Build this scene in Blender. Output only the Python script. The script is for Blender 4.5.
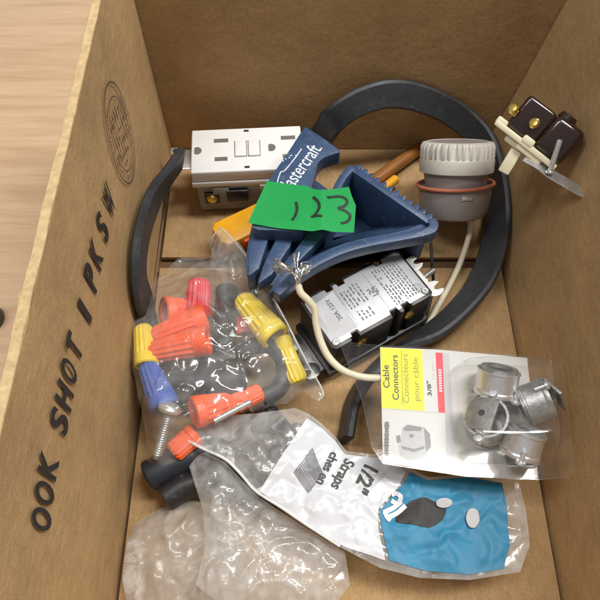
import bpy, bmesh, math, random
from mathutils import Vector, Matrix, noise
from mathutils.bvhtree import BVHTree
for o in list(bpy.data.objects): bpy.data.objects.remove(o)
SC = bpy.context.scene
COL = SC.collection
S = 0.01                                   # everything below is written in centimetres
R = math.radians
rnd = random.Random(7)
# ------------------------------------------------------------------ camera
TH = R(29.0); H = 33.0; F = 640.0          # tilt from straight down, height above box floor, focal length in photo pixels
cam = bpy.data.objects.new('camera', bpy.data.cameras.new('camera')); COL.objects.link(cam)
cam.location = (0, 0, H*S); cam.rotation_euler = (TH, 0, 0)
cam.data.sensor_width = 36; cam.data.lens = 36*F/600
cam.data.clip_start = 0.01; cam.data.clip_end = 50
SC.camera = cam
CU = Vector((0, math.cos(TH), math.sin(TH))); CF = Vector((0, math.sin(TH), -math.cos(TH))); CR = Vector((1, 0, 0))
CAM = Vector((0, 0, H))
# ------------------------------------------------------------------ light
W = bpy.data.worlds.new('World'); SC.world = W; W.use_nodes = True
W.node_tree.nodes['Background'].inputs[0].default_value = (.97, 0.98, 1, 1)
W.node_tree.nodes['Background'].inputs[1].default_value = 0.32
def area(name, loc, sx, sy, e, col=(1, .985, .955)):
    l = bpy.data.lights.new(name, 'AREA'); l.shape = 'RECTANGLE'; l.size = sx; l.size_y = sy; l.energy = e; l.color = col
    o = bpy.data.objects.new(name, l); COL.objects.link(o); o.location = loc
area('ceiling_lamp', (0.80, 0.36, 1.7), 1.25, 0.25, 41)
area('ceiling_lamp', (-0.75, 0.12, 1.8), 0.9, 0.25, 13)
SC.view_settings.view_transform = 'Standard'; SC.view_settings.look = 'None'
SC.view_settings.exposure = 0.0; SC.view_settings.gamma = 1
SC.render.engine = 'CYCLES'
SC.cycles.max_bounces = 14; SC.cycles.transparent_max_bounces = 24; SC.cycles.transmission_bounces = 8
SC.render.resolution_x = 1024; SC.render.resolution_y = 1024
# ------------------------------------------------------------------ pixel -> room
def ray(px, py): return (CR*((px-300)/F) + CU*((300-py)/F) + CF)
def P(px, py, z):
    d = ray(px, py); return CAM + d*((z-H)/d.z)
def hit(px, py, o, n):
    d = ray(px, py); return CAM + d*((o-CAM).dot(n)/d.dot(n))
# ------------------------------------------------------------------ materials
def newmat(name):
    m = bpy.data.materials.new(name); m.use_nodes = True
    return m, m.node_tree.nodes, m.node_tree.links, m.node_tree.nodes['Principled BSDF']
def mat(name, col, rough=.5, metal=0, var=.12, vs=60, bump=.0, bs=300, spec=.5, sub=0, coat=0, scuff=0):
    """principled with broken-up colour, roughness and fine bump"""
    m, N, L, b = newmat(name)
    b.inputs['Metallic'].default_value = metal
    b.inputs['Specular IOR Level'].default_value = spec
    b.inputs['Coat Weight'].default_value = coat
    tc = N.new('ShaderNodeTexCoord')
    n = N.new('ShaderNodeTexNoise'); n.inputs['Scale'].default_value = vs; n.inputs['Detail'].default_value = 6; n.inputs['Roughness'].default_value = .65
    L.new(tc.outputs['Object'], n.inputs['Vector'])
    r = N.new('ShaderNodeValToRGB'); c = Vector(col)
    r.color_ramp.elements[0].color = (*[max(0, x*(1-var)) for x in c], 1); r.color_ramp.elements[1].color = (*[min(1, x*(1+var)) for x in c], 1)
    r.color_ramp.elements[0].position = .3; r.color_ramp.elements[1].position = .7
    L.new(n.outputs['Fac'], r.inputs[0])
    out = r.outputs[0]
    if scuff:
        n2 = N.new('ShaderNodeTexNoise'); n2.inputs['Scale'].default_value = vs*5; n2.inputs['Detail'].default_value = 8
        L.new(tc.outputs['Object'], n2.inputs['Vector'])
        r2 = N.new('ShaderNodeValToRGB'); r2.color_ramp.elements[0].position = .58; r2.color_ramp.elements[1].position = .75
        r2.color_ramp.elements[1].color = (scuff, scuff, scuff, 1)
        L.new(n2.outputs['Fac'], r2.inputs[0])
        mx = N.new('ShaderNodeMixRGB'); L.new(r2.outputs[0], mx.inputs[0]); L.new(out, mx.inputs[1]); mx.inputs[2].default_value = (.5, .48, .44, 1)
        out = mx.outputs[0]
    L.new(out, b.inputs['Base Color'])
    mr = N.new('ShaderNodeMapRange'); mr.inputs[3].default_value = max(.03, rough-.1); mr.inputs[4].default_value = min(1, rough+.12)
    L.new(n.outputs['Fac'], mr.inputs[0]); L.new(mr.outputs[0], b.inputs['Roughness'])
    if sub:
        b.inputs['Subsurface Weight'].default_value = sub; b.inputs['Subsurface Radius'].default_value = (.002, .002, .002)
    if bump:
        n3 = N.new('ShaderNodeTexNoise'); n3.inputs['Scale'].default_value = bs; n3.inputs['Detail'].default_value = 5
        L.new(tc.outputs['Object'], n3.inputs['Vector'])
        bp = N.new('ShaderNodeBump'); bp.inputs['Strength'].default_value = bump; bp.inputs['Distance'].default_value = .0006
        L.new(n3.outputs['Fac'], bp.inputs['Height']); L.new(bp.outputs[0], b.inputs['Normal'])
    return m
def film(name, haze=.08, tint=(.97, .97, .96), rough=.1, refl=1.0, hcol=(.8, .79, .76), bump=.25, bs=90):
    m, N, L, b = newmat(name); N.remove(b); o = N['Material Output']
    t = N.new('ShaderNodeBsdfTransparent'); t.inputs[0].default_value = (*tint, 1)
    g = N.new('ShaderNodeBsdfGlossy'); g.inputs['Roughness'].default_value = rough
    d = N.new('ShaderNodeBsdfDiffuse'); d.inputs[0].default_value = (*hcol, 1)
    tc = N.new('ShaderNodeTexCoord')
    n = N.new('ShaderNodeTexNoise'); n.inputs['Scale'].default_value = bs; n.inputs['Detail'].default_value = 4; n.inputs['Distortion'].default_value = 1.2
    L.new(tc.outputs['Object'], n.inputs['Vector'])
    bp = N.new('ShaderNodeBump'); bp.inputs['Strength'].default_value = bump; bp.inputs['Distance'].default_value = .002
    L.new(n.outputs['Fac'], bp.inputs['Height']); L.new(bp.outputs[0], g.inputs['Normal'])
    f = N.new('ShaderNodeFresnel'); ge = N.new('ShaderNodeNewGeometry'); io = N.new('ShaderNodeMapRange'); io.inputs[3].default_value = 1.5; io.inputs[4].default_value = 1/1.5   # thin sheet: no total reflection from the back
    L.new(ge.outputs['Backfacing'], io.inputs[0]); L.new(io.outputs[0], f.inputs['IOR']); L.new(bp.outputs[0], f.inputs['Normal'])
    mu = N.new('ShaderNodeMath'); mu.operation = 'MULTIPLY'; mu.inputs[1].default_value = refl*2.2; mu.use_clamp = True
    L.new(f.outputs[0], mu.inputs[0])
    hz = N.new('ShaderNodeMapRange'); hz.inputs[1].default_value = .3; hz.inputs[2].default_value = .75; hz.inputs[3].default_value = haze*.5; hz.inputs[4].default_value = haze*1.7
    L.new(n.outputs['Fac'], hz.inputs[0])
    m1 = N.new('ShaderNodeMixShader'); L.new(hz.outputs[0], m1.inputs[0]); L.new(t.outputs[0], m1.inputs[1]); L.new(d.outputs[0], m1.inputs[2])
    m2 = N.new('ShaderNodeMixShader'); L.new(mu.outputs[0], m2.inputs[0]); L.new(m1.outputs[0], m2.inputs[1]); L.new(g.outputs[0], m2.inputs[2])
    L.new(m2.outputs[0], o.inputs[0])
    return m
def kraft_mat(name, col, flute=0.12):
    """kraft board: fibres, faint flute lines, scuffed patches"""
    m, N, L, b = newmat(name); b.inputs['Roughness'].default_value = .82; b.inputs['Specular IOR Level'].default_value = .25
    tc = N.new('ShaderNodeTexCoord')
    def nz(scale, det, sx=(1, 1, 1)):
        mp = N.new('ShaderNodeMapping'); mp.inputs['Scale'].default_value = sx; L.new(tc.outputs['Object'], mp.inputs[0])
        n = N.new('ShaderNodeTexNoise'); n.inputs['Scale'].default_value = scale; n.inputs['Detail'].default_value = det; n.inputs['Roughness'].default_value = .7
        L.new(mp.outputs[0], n.inputs['Vector']); return n.outputs['Fac']
    big, fib, fine = nz(14, 5), nz(500, 4, (1, .25, 1)), nz(1600, 3)
    def ramp(s, a, c, p0=.3, p1=.7):
        r = N.new('ShaderNodeValToRGB'); r.color_ramp.elements[0].color = a; r.color_ramp.elements[1].color = c
        r.color_ramp.elements[0].position = p0; r.color_ramp.elements[1].position = p1; L.new(s, r.inputs[0]); return r.outputs[0]
    c = Vector(col)
    base = ramp(big, (*(c*.76), 1), (*(c*1.16), 1))
    m1 = N.new('ShaderNodeMixRGB'); m1.blend_type = 'MULTIPLY'; m1.inputs[0].default_value = .55
    L.new(base, m1.inputs[1]); L.new(ramp(fib, (.72, .70, .66, 1), (1.12, 1.12, 1.12, 1)), m1.inputs[2])
    m2 = N.new('ShaderNodeMixRGB'); m2.blend_type = 'MULTIPLY'; m2.inputs[0].default_value = .45
    L.new(m1.outputs[0], m2.inputs[1]); L.new(ramp(fine, (.6, .58, .55, 1), (1.15, 1.15, 1.15, 1), .35, .6), m2.inputs[2])
    L.new(m2.outputs[0], b.inputs['Base Color'])
    bp = N.new('ShaderNodeBump'); bp.inputs['Strength'].default_value = .25; bp.inputs['Distance'].default_value = .0004
    L.new(fib, bp.inputs['Height'])
    w = N.new('ShaderNodeTexWave'); w.wave_type = 'BANDS'; w.bands_direction = 'Y'; w.inputs['Scale'].default_value = 42; w.inputs['Distortion'].default_value = .4
    L.new(tc.outputs['Object'], w.inputs['Vector'])
    b2 = N.new('ShaderNodeBump'); b2.inputs['Strength'].default_value = flute; b2.inputs['Distance'].default_value = .0004
    L.new(w.outputs['Fac'], b2.inputs['Height']); L.new(bp.outputs[0], b2.inputs['Normal'])
    b3 = N.new('ShaderNodeBump'); b3.inputs['Strength'].default_value = .5; b3.inputs['Distance'].default_value = .003
    L.new(big, b3.inputs['Height']); L.new(b2.outputs[0], b3.inputs['Normal'])
    L.new(b3.outputs[0], b.inputs['Normal'])
    return m
def wood_mat(name):
    m, N, L, b = newmat(name); b.inputs['Roughness'].default_value = .42; b.inputs['Coat Weight'].default_value = .15; b.inputs['Coat Roughness'].default_value = .3
    tc = N.new('ShaderNodeTexCoord'); mp = N.new('ShaderNodeMapping'); mp.inputs['Scale'].default_value = (1, 9, 1); mp.inputs['Rotation'].default_value = (0, 0, .06)
    L.new(tc.outputs['Object'], mp.inputs[0])
    n1 = N.new('ShaderNodeTexNoise'); n1.inputs['Scale'].default_value = 9; n1.inputs['Detail'].default_value = 8; n1.inputs['Distortion'].default_value = .7; L.new(mp.outputs[0], n1.inputs[0])
    mp2 = N.new('ShaderNodeMapping'); mp2.inputs['Scale'].default_value = (1, 26, 1); L.new(tc.outputs['Object'], mp2.inputs[0])
    n2 = N.new('ShaderNodeTexNoise'); n2.inputs['Scale'].default_value = 26; n2.inputs['Detail'].default_value = 6; L.new(mp2.outputs[0], n2.inputs[0])
    r = N.new('ShaderNodeValToRGB'); e = r.color_ramp.elements
    e[0].position = .22; e[0].color = (.44, .28, .155, 1); e[1].position = .8; e[1].color = (.60, .42, .26, 1)
    k = e.new(.5); k.color = (.54, .365, .22, 1)
    L.new(n1.outputs['Fac'], r.inputs[0])
    r2 = N.new('ShaderNodeValToRGB'); r2.color_ramp.elements[0].position = .36; r2.color_ramp.elements[0].color = (.72, .66, .6, 1); r2.color_ramp.elements[1].position = .55
    L.new(n2.outputs['Fac'], r2.inputs[0])
    mx = N.new('ShaderNodeMixRGB'); mx.blend_type = 'MULTIPLY'; mx.inputs[0].default_value = .3; L.new(r.outputs[0], mx.inputs[1]); L.new(r2.outputs[0], mx.inputs[2])
    L.new(mx.outputs[0], b.inputs['Base Color'])
    bp = N.new('ShaderNodeBump'); bp.inputs['Strength'].default_value = .12; bp.inputs['Distance'].default_value = .0005; L.new(n2.outputs['Fac'], bp.inputs['Height']); L.new(bp.outputs[0], b.inputs['Normal'])
    return m
M = dict(
    kraft=kraft_mat('kraft_board', (.50, .325, .157)), kraft_floor=kraft_mat('kraft_flap', (.44, .282, .135)), kraft_edge=mat('torn_paper_edge', (.50, .36, .19), .9, var=.25, vs=250, bump=.8, bs=500, spec=.2),
    kraft_dark=kraft_mat('kraft_seam_shade', (.16, .09, .045)),  # board darkened in colour so the floor seam reads as a shaded gap
    ink=mat('stencil_ink', (.022, .018, .018), .7, var=.5, vs=900), faint_ink=mat('faint_stamp_ink', (.10, .055, .045), .85, var=.4, vs=400),
    wood=wood_mat('oak_table'),
    white=mat('white_plastic', (.72, .715, .70), .35, var=.04, vs=40, scuff=.10, bump=.05), slot=mat('dark_slot', (.02, .018, .015), .6), socket=mat('socket_shadow_grey', (.13, .12, .105), .6),
    greybody=mat('grey_plastic', (.30, .275, .235), .5, var=.15, scuff=.15), steel=mat('zinc_steel', (.50, .50, .49), .36, .8, var=.18, vs=180, bump=.15, bs=700),
    bright=mat('bright_zinc', (.70, .70, .71), .30, .8, var=.1, vs=120, bump=.06, bs=500), darkzinc=mat('oily_zinc', (.13, .13, .135), .35, .8, var=.3, vs=150, bump=.3, bs=500), dull=mat('dull_zinc', (.40, .40, .39), .42, .75, var=.3, vs=150, bump=.3, bs=500),
    brass=mat('brass', (.78, .56, .16), .25, 1, var=.15, vs=200),
    black=mat('black_plastic', (.018, .017, .017), .4, var=.3, scuff=.12), bake=mat('brown_bakelite', (.020, .008, .006), .16, var=.3, coat=.4),
    blue=mat('blue_plastic', (.032, .063, .135), .42, var=.2, vs=50, scuff=.12, bump=.25, bs=900), tape=mat('green_tape', (.025, .54, .13), .5, var=.06, vs=30, bump=.35, bs=160),
    marker=mat('marker_ink', (.008, .018, .01), .5), bluewhite=mat('worn_white_print', (.62, .66, .72), .6, var=.25, vs=500),
    labelsilver=mat('silver_label', (.46, .47, .49), .4, .45, var=.06, vs=30, bump=.1, bs=200), labelink=mat('label_ink', (.10, .10, .11), .6),
    greige=mat('greige_plastic', (.50, .47, .41), .42, var=.07, vs=70, scuff=.12), mauve=mat('mauve_grey_plastic', (.27, .235, .225), .5, var=.1, vs=70, scuff=.12), salmon=mat('salmon_rubber', (.50, .155, .085), .6, var=.12),
    cream=mat('cream_plastic', (.66, .60, .42), .42, var=.08, scuff=.15), cord=mat('cream_cord', (.66, .60, .44), .45, var=.1, vs=90, scuff=.12),
    rubber=mat('black_rubber', (.030, .032, .036), .48, var=.35, vs=40, scuff=.05, bump=.3, bs=500), navy=mat('navy_rubber', (.014, .018, .028), .5, var=.25, bump=.2),
    rod=mat('amber_shade_brown', (.26, .10, .02), .4, var=.2),  # amber in shade, the darkening put into the colour
    amber=mat('amber_plastic', (.84, .40, .015), .4, var=.12, scuff=.05),
    orange=mat('orange_plastic', (.95, .12, .012), .42, var=.06, sub=.1), red=mat('red_plastic', (.72, .035, .06), .4, var=.07, sub=.1), yellow=mat('yellow_plastic', (.88, .68, .012), .4, var=.06, sub=.1), bluecon=mat('light_blue_plastic', (.05, .13, .50), .4, var=.07),
    card=mat('coated_card', (.60, .59, .565), .45, var=.03, vs=25), labyellow=mat('yellow_print', (.70, .68, .02), .5, var=.03), labred=mat('red_print', (.66, .05, .075), .5, var=.05), labgrey=mat('grey_print', (.46, .46, .47), .5), ink2=mat('print_ink', (.06, .06, .055), .6), olive=mat('dim_print_ink', (.30, .29, .05), .6),
    lg=mat('light_print_grey', (.42, .42, .42), .5, var=.1, vs=300), dg=mat('mid_print_grey', (.20, .20, .21), .5, var=.1, vs=300),
    whitefilm=mat('white_printed_film', (.58, .59, .615), .26, var=.03, vs=60, bump=.25, bs=110, coat=.3), bluefilm=mat('blue_printed_film', (.030, .20, .34), .5, var=.15, vs=90, bump=.12, bs=150, spec=.35),
    bag=film('clear_bag_film', .115, tint=(.997, .997, .995), bump=.2, bs=60, refl=.6, hcol=(.92, .91, .88)), bagthin=film('thin_clear_film', .22, tint=(.985, .985, .98), bump=.3, rough=.16, refl=.5), blister=film('clear_blister', .02, tint=(.995, .995, .99), rough=.09, bump=.05, bs=30, refl=.4), cloudy=film('cloudy_film', .22, rough=.25, bump=.2, refl=.35, hcol=(.72, .68, .62)),
    seam=film('heat_seam_film', .5, rough=.3, hcol=(.95, .95, .93), refl=.5), strand=mat('tinned_strand', (.72, .70, .66), .28, 1, var=.2, vs=300),
)
# ------------------------------------------------------------------ mesh helpers
def obj(name, bm, m, parent=None, ang=38, base=None):
    """bm is in cm; parent None -> world cm, origin at its base; base -> subtract that world point first"""
    if parent is None:
        xs = [v.co for v in bm.verts]
        base = Vector(((min(c.x for c in xs)+max(c.x for c in xs))/2, (min(c.y for c in xs)+max(c.y for c in xs))/2, min(c.z for c in xs)))
    if base is not None:
        for v in bm.verts: v.co -= base
    for v in bm.verts: v.co *= S
    bmesh.ops.recalc_face_normals(bm, faces=bm.faces)
    me = bpy.data.meshes.new(name); bm.to_mesh(me); bm.free()
    me.materials.append(M[m] if isinstance(m, str) else m)
    me.shade_smooth(); me.set_sharp_from_angle(angle=R(ang))
    o = bpy.data.objects.new(name, me); COL.objects.link(o)
    if parent is None: o.location = base*S
    else: o.parent = parent
    return o
def tag(o, label, cat, group=None):
    o['label'] = label; o['category'] = cat
    if group: o['group'] = group
    return o
def thing(name, label, cat, loc=(0, 0, 0), rot=None, group=None):
    o = bpy.data.objects.new(name, None); COL.objects.link(o); o.empty_display_size = .01
    m = rot.to_4x4() if rot else Matrix.Identity(4); m.translation = Vector(loc)*S; o.matrix_world = m
    return tag(o, label, cat, group)
def wp(name, bm, m, parent, ang=38):       # part given in world cm, parent unrotated or not
    bpy.context.view_layer.update(); inv = parent.matrix_world.inverted()
    for v in bm.verts: v.co = (inv @ (v.co*S))/S
    return obj(name, bm, m, parent, ang)
def frame(x, z=None, y=None):
    x = Vector(x).normalized()
    if z is not None:
        y = Vector(z).cross(x).normalized(); z = x.cross(y)
    else:
        z = x.cross(Vector(y)).normalized(); y = z.cross(x)
    return Matrix((x, y, z)).transposed()
def zframe(d, hint=(0, 0, 1)):
    z = Vector(d).normalized(); h = Vector(hint)
    if abs(z.dot(h)) > .97: h = Vector((1, 0, 0))
    x = h.cross(z).normalized(); return Matrix((x, z.cross(x), z)).transposed()
def B(): return bmesh.new()
def bev(bm, w, seg=2, ang=30, geom=None):
    es = [e for e in (geom or bm.edges) if len(e.link_faces) == 2 and e.calc_face_angle(0) > R(ang)]
    if es and w: bmesh.ops.bevel(bm, geom=es, offset=w, segments=seg, profile=.5, affect='EDGES', clamp_overlap=True)
def merge(bm, b2):
    me = bpy.data.meshes.new('t'); b2.to_mesh(me); b2.free(); bm.from_mesh(me); bpy.data.meshes.remove(me); return bm
def box(bm, c, d, w=.0, rot=None, seg=2):
    b = B(); bmesh.ops.create_cube(b, size=1)
    for v in b.verts: v.co = Vector((v.co.x*d[0], v.co.y*d[1], v.co.z*d[2]))
    bev(b, w, seg)
    for v in b.verts: v.co = (rot @ v.co if rot else v.co) + Vector(c)
    return merge(bm, b)
def prism(bm, pts, z0, z1, w=0, seg=2):
    """polygon in xy, from z0 up to z1"""
    b = B(); a = [b.verts.new((p[0], p[1], z0)) for p in pts]; t = [b.verts.new((p[0], p[1], z1)) for p in pts]
    n = len(pts); b.faces.new(a[::-1]); b.faces.new(t)
    for i in range(n): b.faces.new((a[i], a[(i+1) % n], t[(i+1) % n], t[i]))
    bmesh.ops.recalc_face_normals(b, faces=b.faces); bev(b, w, seg)
    return merge(bm, b)
def lathe(bm, prof, n=48, rib=None, off=(0, 0, 0), rot=None):
    """profile (r, z) round z; rib(i, angle) multiplies radius"""
    b = B(); rings = []
    for i, (r, z) in enumerate(prof):
        rings.append([b.verts.new((r*(rib(i, 2*math.pi*k/n) if rib else 1)*math.cos(2*math.pi*k/n), r*(rib(i, 2*math.pi*k/n) if rib else 1)*math.sin(2*math.pi*k/n), z)) for k in range(n)])
    for i in range(len(rings)-1):
        for k in range(n): b.faces.new((rings[i][k], rings[i][(k+1) % n], rings[i+1][(k+1) % n], rings[i+1][k]))
    for e in (0, -1):
        if prof[e][0] > 1e-4: 
            if prof[0] != prof[-1]: b.faces.new(rings[e])
    bmesh.ops.remove_doubles(b, verts=b.verts, dist=1e-4)
    for v in b.verts: v.co = (rot @ v.co if rot else v.co) + Vector(off)
    return merge(bm, b)
def catmull(pts, n=8):
    pts = [Vector(p) for p in pts]; out = []
    for i in range(len(pts)-1):
        p0 = pts[i-1] if i else pts[0]*2-pts[1]; p1 = pts[i]; p2 = pts[i+1]; p3 = pts[i+2] if i+2 < len(pts) else p2*2-p1
        for k in range(n):
            t = k/n; out.append(.5*((2*p1)+(p2-p0)*t+(2*p0-5*p1+4*p2-p3)*t*t+(3*p1-p0-3*p2+p3)*t**3))
    out.append(pts[-1]); return out
def tube(bm, pts, r, n=10, sm=8, cap=True):
    path = catmull(pts, sm) if sm else [Vector(p) for p in pts]
    rr = r if callable(r) else (lambda t: r)
    t0 = (path[1]-path[0]).normalized(); a = zframe(t0).col[0].copy(); rings = []; b = B()
    for i, p in enumerate(path):
        t = (path[min(i+1, len(path)-1)]-path[max(i-1, 0)]).normalized()
        a = (a - t*a.dot(t)).normalized(); c = t.cross(a); q = rr(i/(len(path)-1))
        rings.append([b.verts.new(p + a*q*math.cos(2*math.pi*k/n) + c*q*math.sin(2*math.pi*k/n)) for k in range(n)])
    for i in range(len(rings)-1):
        for k in range(n): b.faces.new((rings[i][k], rings[i][(k+1) % n], rings[i+1][(k+1) % n], rings[i+1][k]))
    if cap: b.faces.new(rings[0][::-1]); b.faces.new(rings[-1])
    return merge(bm, b)
def ribbon(bm, pts, wv, width, th, sm=10):
    path = catmull(pts, sm); ws = catmull(wv, sm); b = B(); rings = []; c = th*.28
    sec = [(-.5*width+c, -.5*th), (.5*width-c, -.5*th), (.5*width, -.5*th+c), (.5*width, .5*th-c), (.5*width-c, .5*th), (-.5*width+c, .5*th), (-.5*width, .5*th-c), (-.5*width, -.5*th+c)]
    for i, p in enumerate(path):
        t = (path[min(i+1, len(path)-1)]-path[max(i-1, 0)]).normalized(); w = ws[i]; w = (w-t*w.dot(t)).normalized(); n = t.cross(w)
        rings.append([b.verts.new(p + w*u + n*v) for u, v in sec])
    for i in range(len(rings)-1):
        for k in range(8): b.faces.new((rings[i][k], rings[i][(k+1) % 8], rings[i+1][(k+1) % 8], rings[i+1][k]))
    b.faces.new(rings[0][::-1]); b.faces.new(rings[-1])
    return merge(bm, b)
def offset_line(pts, th):
    L, Rr = [], []
    for i, p in enumerate(pts):
        a = pts[max(i-1, 0)]; c = pts[min(i+1, len(pts)-1)]
        d1 = (p-a).to_2d() if i else (c-p).to_2d(); d2 = (c-p).to_2d() if i < len(pts)-1 else d1
        d1 = d1.normalized(); d2 = d2.normalized(); n1 = Vector((-d1.y, d1.x)); n2 = Vector((-d2.y, d2.x)); m = (n1+n2).normalized(); k = 1/max(.5, m.dot(n1))
        L.append(p.to_2d()+m*th/2*k); Rr.append(p.to_2d()-m*th/2*k)
    return L + Rr[::-1]
def wall(bm, pts, th, z0, z1, w=.05): return prism(bm, offset_line([Vector(p) for p in pts], th), z0, z1, w)
def text(body, size, bold=0, shear=0, sx=1, align='CENTER', sub=0):
    c = bpy.data.curves.new('t', 'FONT'); c.body = body; c.size = size; c.offset = bold; c.shear = shear; c.align_x = align; c.align_y = 'CENTER'; c.resolution_u = 4
    o = bpy.data.objects.new('t', c); COL.objects.link(o); dg = bpy.context.evaluated_depsgraph_get(); dg.update()
    me = bpy.data.meshes.new_from_object(o.evaluated_get(dg)); bm = B(); bm.from_mesh(me)
    bpy.data.objects.remove(o); bpy.data.curves.remove(c); bpy.data.meshes.remove(me)
    bmesh.ops.remove_doubles(bm, verts=bm.verts, dist=1e-5)
    for v in bm.verts: v.co.x *= sx
    for _ in range(sub): bmesh.ops.subdivide_edges(bm, edges=[e for e in bm.edges if e.calc_length() > size*.25], cuts=1); bmesh.ops.triangulate(bm, faces=bm.faces)
    return bm
def xf(bm, m, t=(0, 0, 0)):
    for v in bm.verts: v.co = m @ v.co + Vector(t)
    return bm
def stroke(bm, pts, w, z):
    """flat marker stroke in xy"""
    path = [Vector((p[0], p[1], 0)) for p in catmull([(p[0], p[1], 0) for p in pts], 6)]
    o = offset_line(path, w); n = len(path); b = B(); vs = [b.verts.new((p.x, p.y, z)) for p in o]
    for i in range(n-1): b.faces.new((vs[i], vs[i+1], vs[2*n-2-i], vs[2*n-1-i]))
    return merge(bm, b)
def inside(p, poly):
    r = False; n = len(poly)
    for i in range(n):
        a, c = poly[i], poly[(i+1) % n]
        if (a[1] > p[1]) != (c[1] > p[1]) and p[0] < (c[0]-a[0])*(p[1]-a[1])/(c[1]-a[1])+a[0]: r = not r
    return r
def near(p, poly):
    best = None
    for i in range(len(poly)):
        a = Vector(poly[i][:2]); c = Vector(poly[(i+1) % len(poly)][:2]); d = c-a; t = max(0, min(1, (Vector(p)-a).dot(d)/max(d.length_squared, 1e-9))); q = a+d*t; l = (Vector(p)-q).length
        if best is None or l < best[0]: best = (l, q)
    return best
def sheet(poly, res, zf):
    """grid over a polygon, border snapped to the outline; zf(x, y, dist_to_edge) gives z"""
    b = B(); x0 = min(p[0] for p in poly); x1 = max(p[0] for p in poly); y0 = min(p[1] for p in poly); y1 = max(p[1] for p in poly)
    nx = int((x1-x0)/res)+3; ny = int((y1-y0)/res)+3; ins = {}; vs = {}
    for i in range(nx):
        for j in range(ny): ins[i, j] = inside((x0+(i-1)*res, y0+(j-1)*res), poly)
    for i in range(nx-1):
        for j in range(ny-1):
            q = [(i, j), (i+1, j), (i+1, j+1), (i, j+1)]
            if not any(ins[k] for k in q): continue
            f = []
            for k in q:
                if k not in vs:
                    p = (x0+(k[0]-1)*res, y0+(k[1]-1)*res); l, c = near(p, poly)
                    if not ins[k]: p = (c.x, c.y); l = 0
                    vs[k] = b.verts.new((p[0], p[1], zf(p[0], p[1], l)))
                f.append(vs[k])
            b.faces.new(f)
    return b
def crumple(x, y, s, seed=0):
    d = noise.voronoi(Vector((x*s+seed*7.3, y*s-seed*3.1, seed*1.7)) + Vector((noise.noise(Vector((x*s, y*s, seed))), noise.noise(Vector((y*s, x*s, seed+5))), 0))*.6)[0]
    return d[1]-d[0]
def ridge(x, y, s, seed=0, p=5):
    """thin sharp wrinkles"""
    q = Vector((x*s+seed*3.3, y*s*.8-seed*1.9, seed*2.1)); q += Vector((noise.noise(q*1.7), noise.noise(q*1.7+Vector((9, 4, 1))), 0))*.35
    return (1-min(1, abs(noise.noise(q))*1.6))**p
class Drape:
    """height of a film pulled tight over things: obstacle heights by ray casting, relaxed like a membrane"""
    def __init__(self, poly, objs, zedge, res=.2, it=160, gap=.06):
        bpy.context.view_layer.update(); vs = []; fs = []
        def add(o):
            if o.type == 'MESH':
                k = len(vs); mw = o.matrix_world
                vs.extend([mw @ v.co / S for v in o.data.vertices]); fs.extend([[k+i for i in p.vertices] for p in o.data.polygons])
            for c in o.children: add(c)
        for o in objs: add(o)
        bv = BVHTree.FromPolygons(vs, fs) if fs else None
        self.res = res; self.x0 = min(p[0] for p in poly)-res*2; self.y0 = min(p[1] for p in poly)-res*2
        nx = self.nx = int((max(p[0] for p in poly)-self.x0)/res)+4; ny = self.ny = int((max(p[1] for p in poly)-self.y0)/res)+4
        ze = zedge if callable(zedge) else (lambda x, y: zedge)
        import numpy as np
        ob = np.full((nx, ny), -99.); ed = np.zeros((nx, ny)); ins = np.zeros((nx, ny), bool)
        for i in range(nx):
            for j in range(ny):
                x = self.x0+i*res; y = self.y0+j*res; ed[i, j] = ze(x, y)
                if inside((x, y), poly):
                    ins[i, j] = True
                    if bv:
                        h = bv.ray_cast(Vector((x, y, 40)), Vector((0, 0, -1)))
                        if h[0] is not None: ob[i, j] = h[0].z+gap
        z = np.maximum(ed, ob)
        for _ in range(it):
            a = z.copy(); a[1:-1, 1:-1] = (z[:-2, 1:-1]+z[2:, 1:-1]+z[1:-1, :-2]+z[1:-1, 2:])/4
            z = np.where(ins, np.maximum(a, ob), ed)
        self.z = z
    def __call__(self, x, y):
        u = (x-self.x0)/self.res; v = (y-self.y0)/self.res; i = max(0, min(self.nx-2, int(u))); j = max(0, min(self.ny-2, int(v))); u -= i; v -= j; z = self.z
        return float(z[i, j]*(1-u)*(1-v)+z[i+1, j]*u*(1-v)+z[i, j+1]*(1-u)*v+z[i+1, j+1]*u*v)
def XY(px, z): return [tuple(P(a, b, z).to_2d()) for a, b in px]
def spx(px, py, z): return F/((z-H)/ray(px, py).z)     # photo pixels per cm there

# ================================================================== setting
bm = B(); box(bm, (-20, 20, -1.8), (220, 160, 2), .1); t = obj('tabletop', bm, 'wood'); t['kind'] = 'structure'

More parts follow.
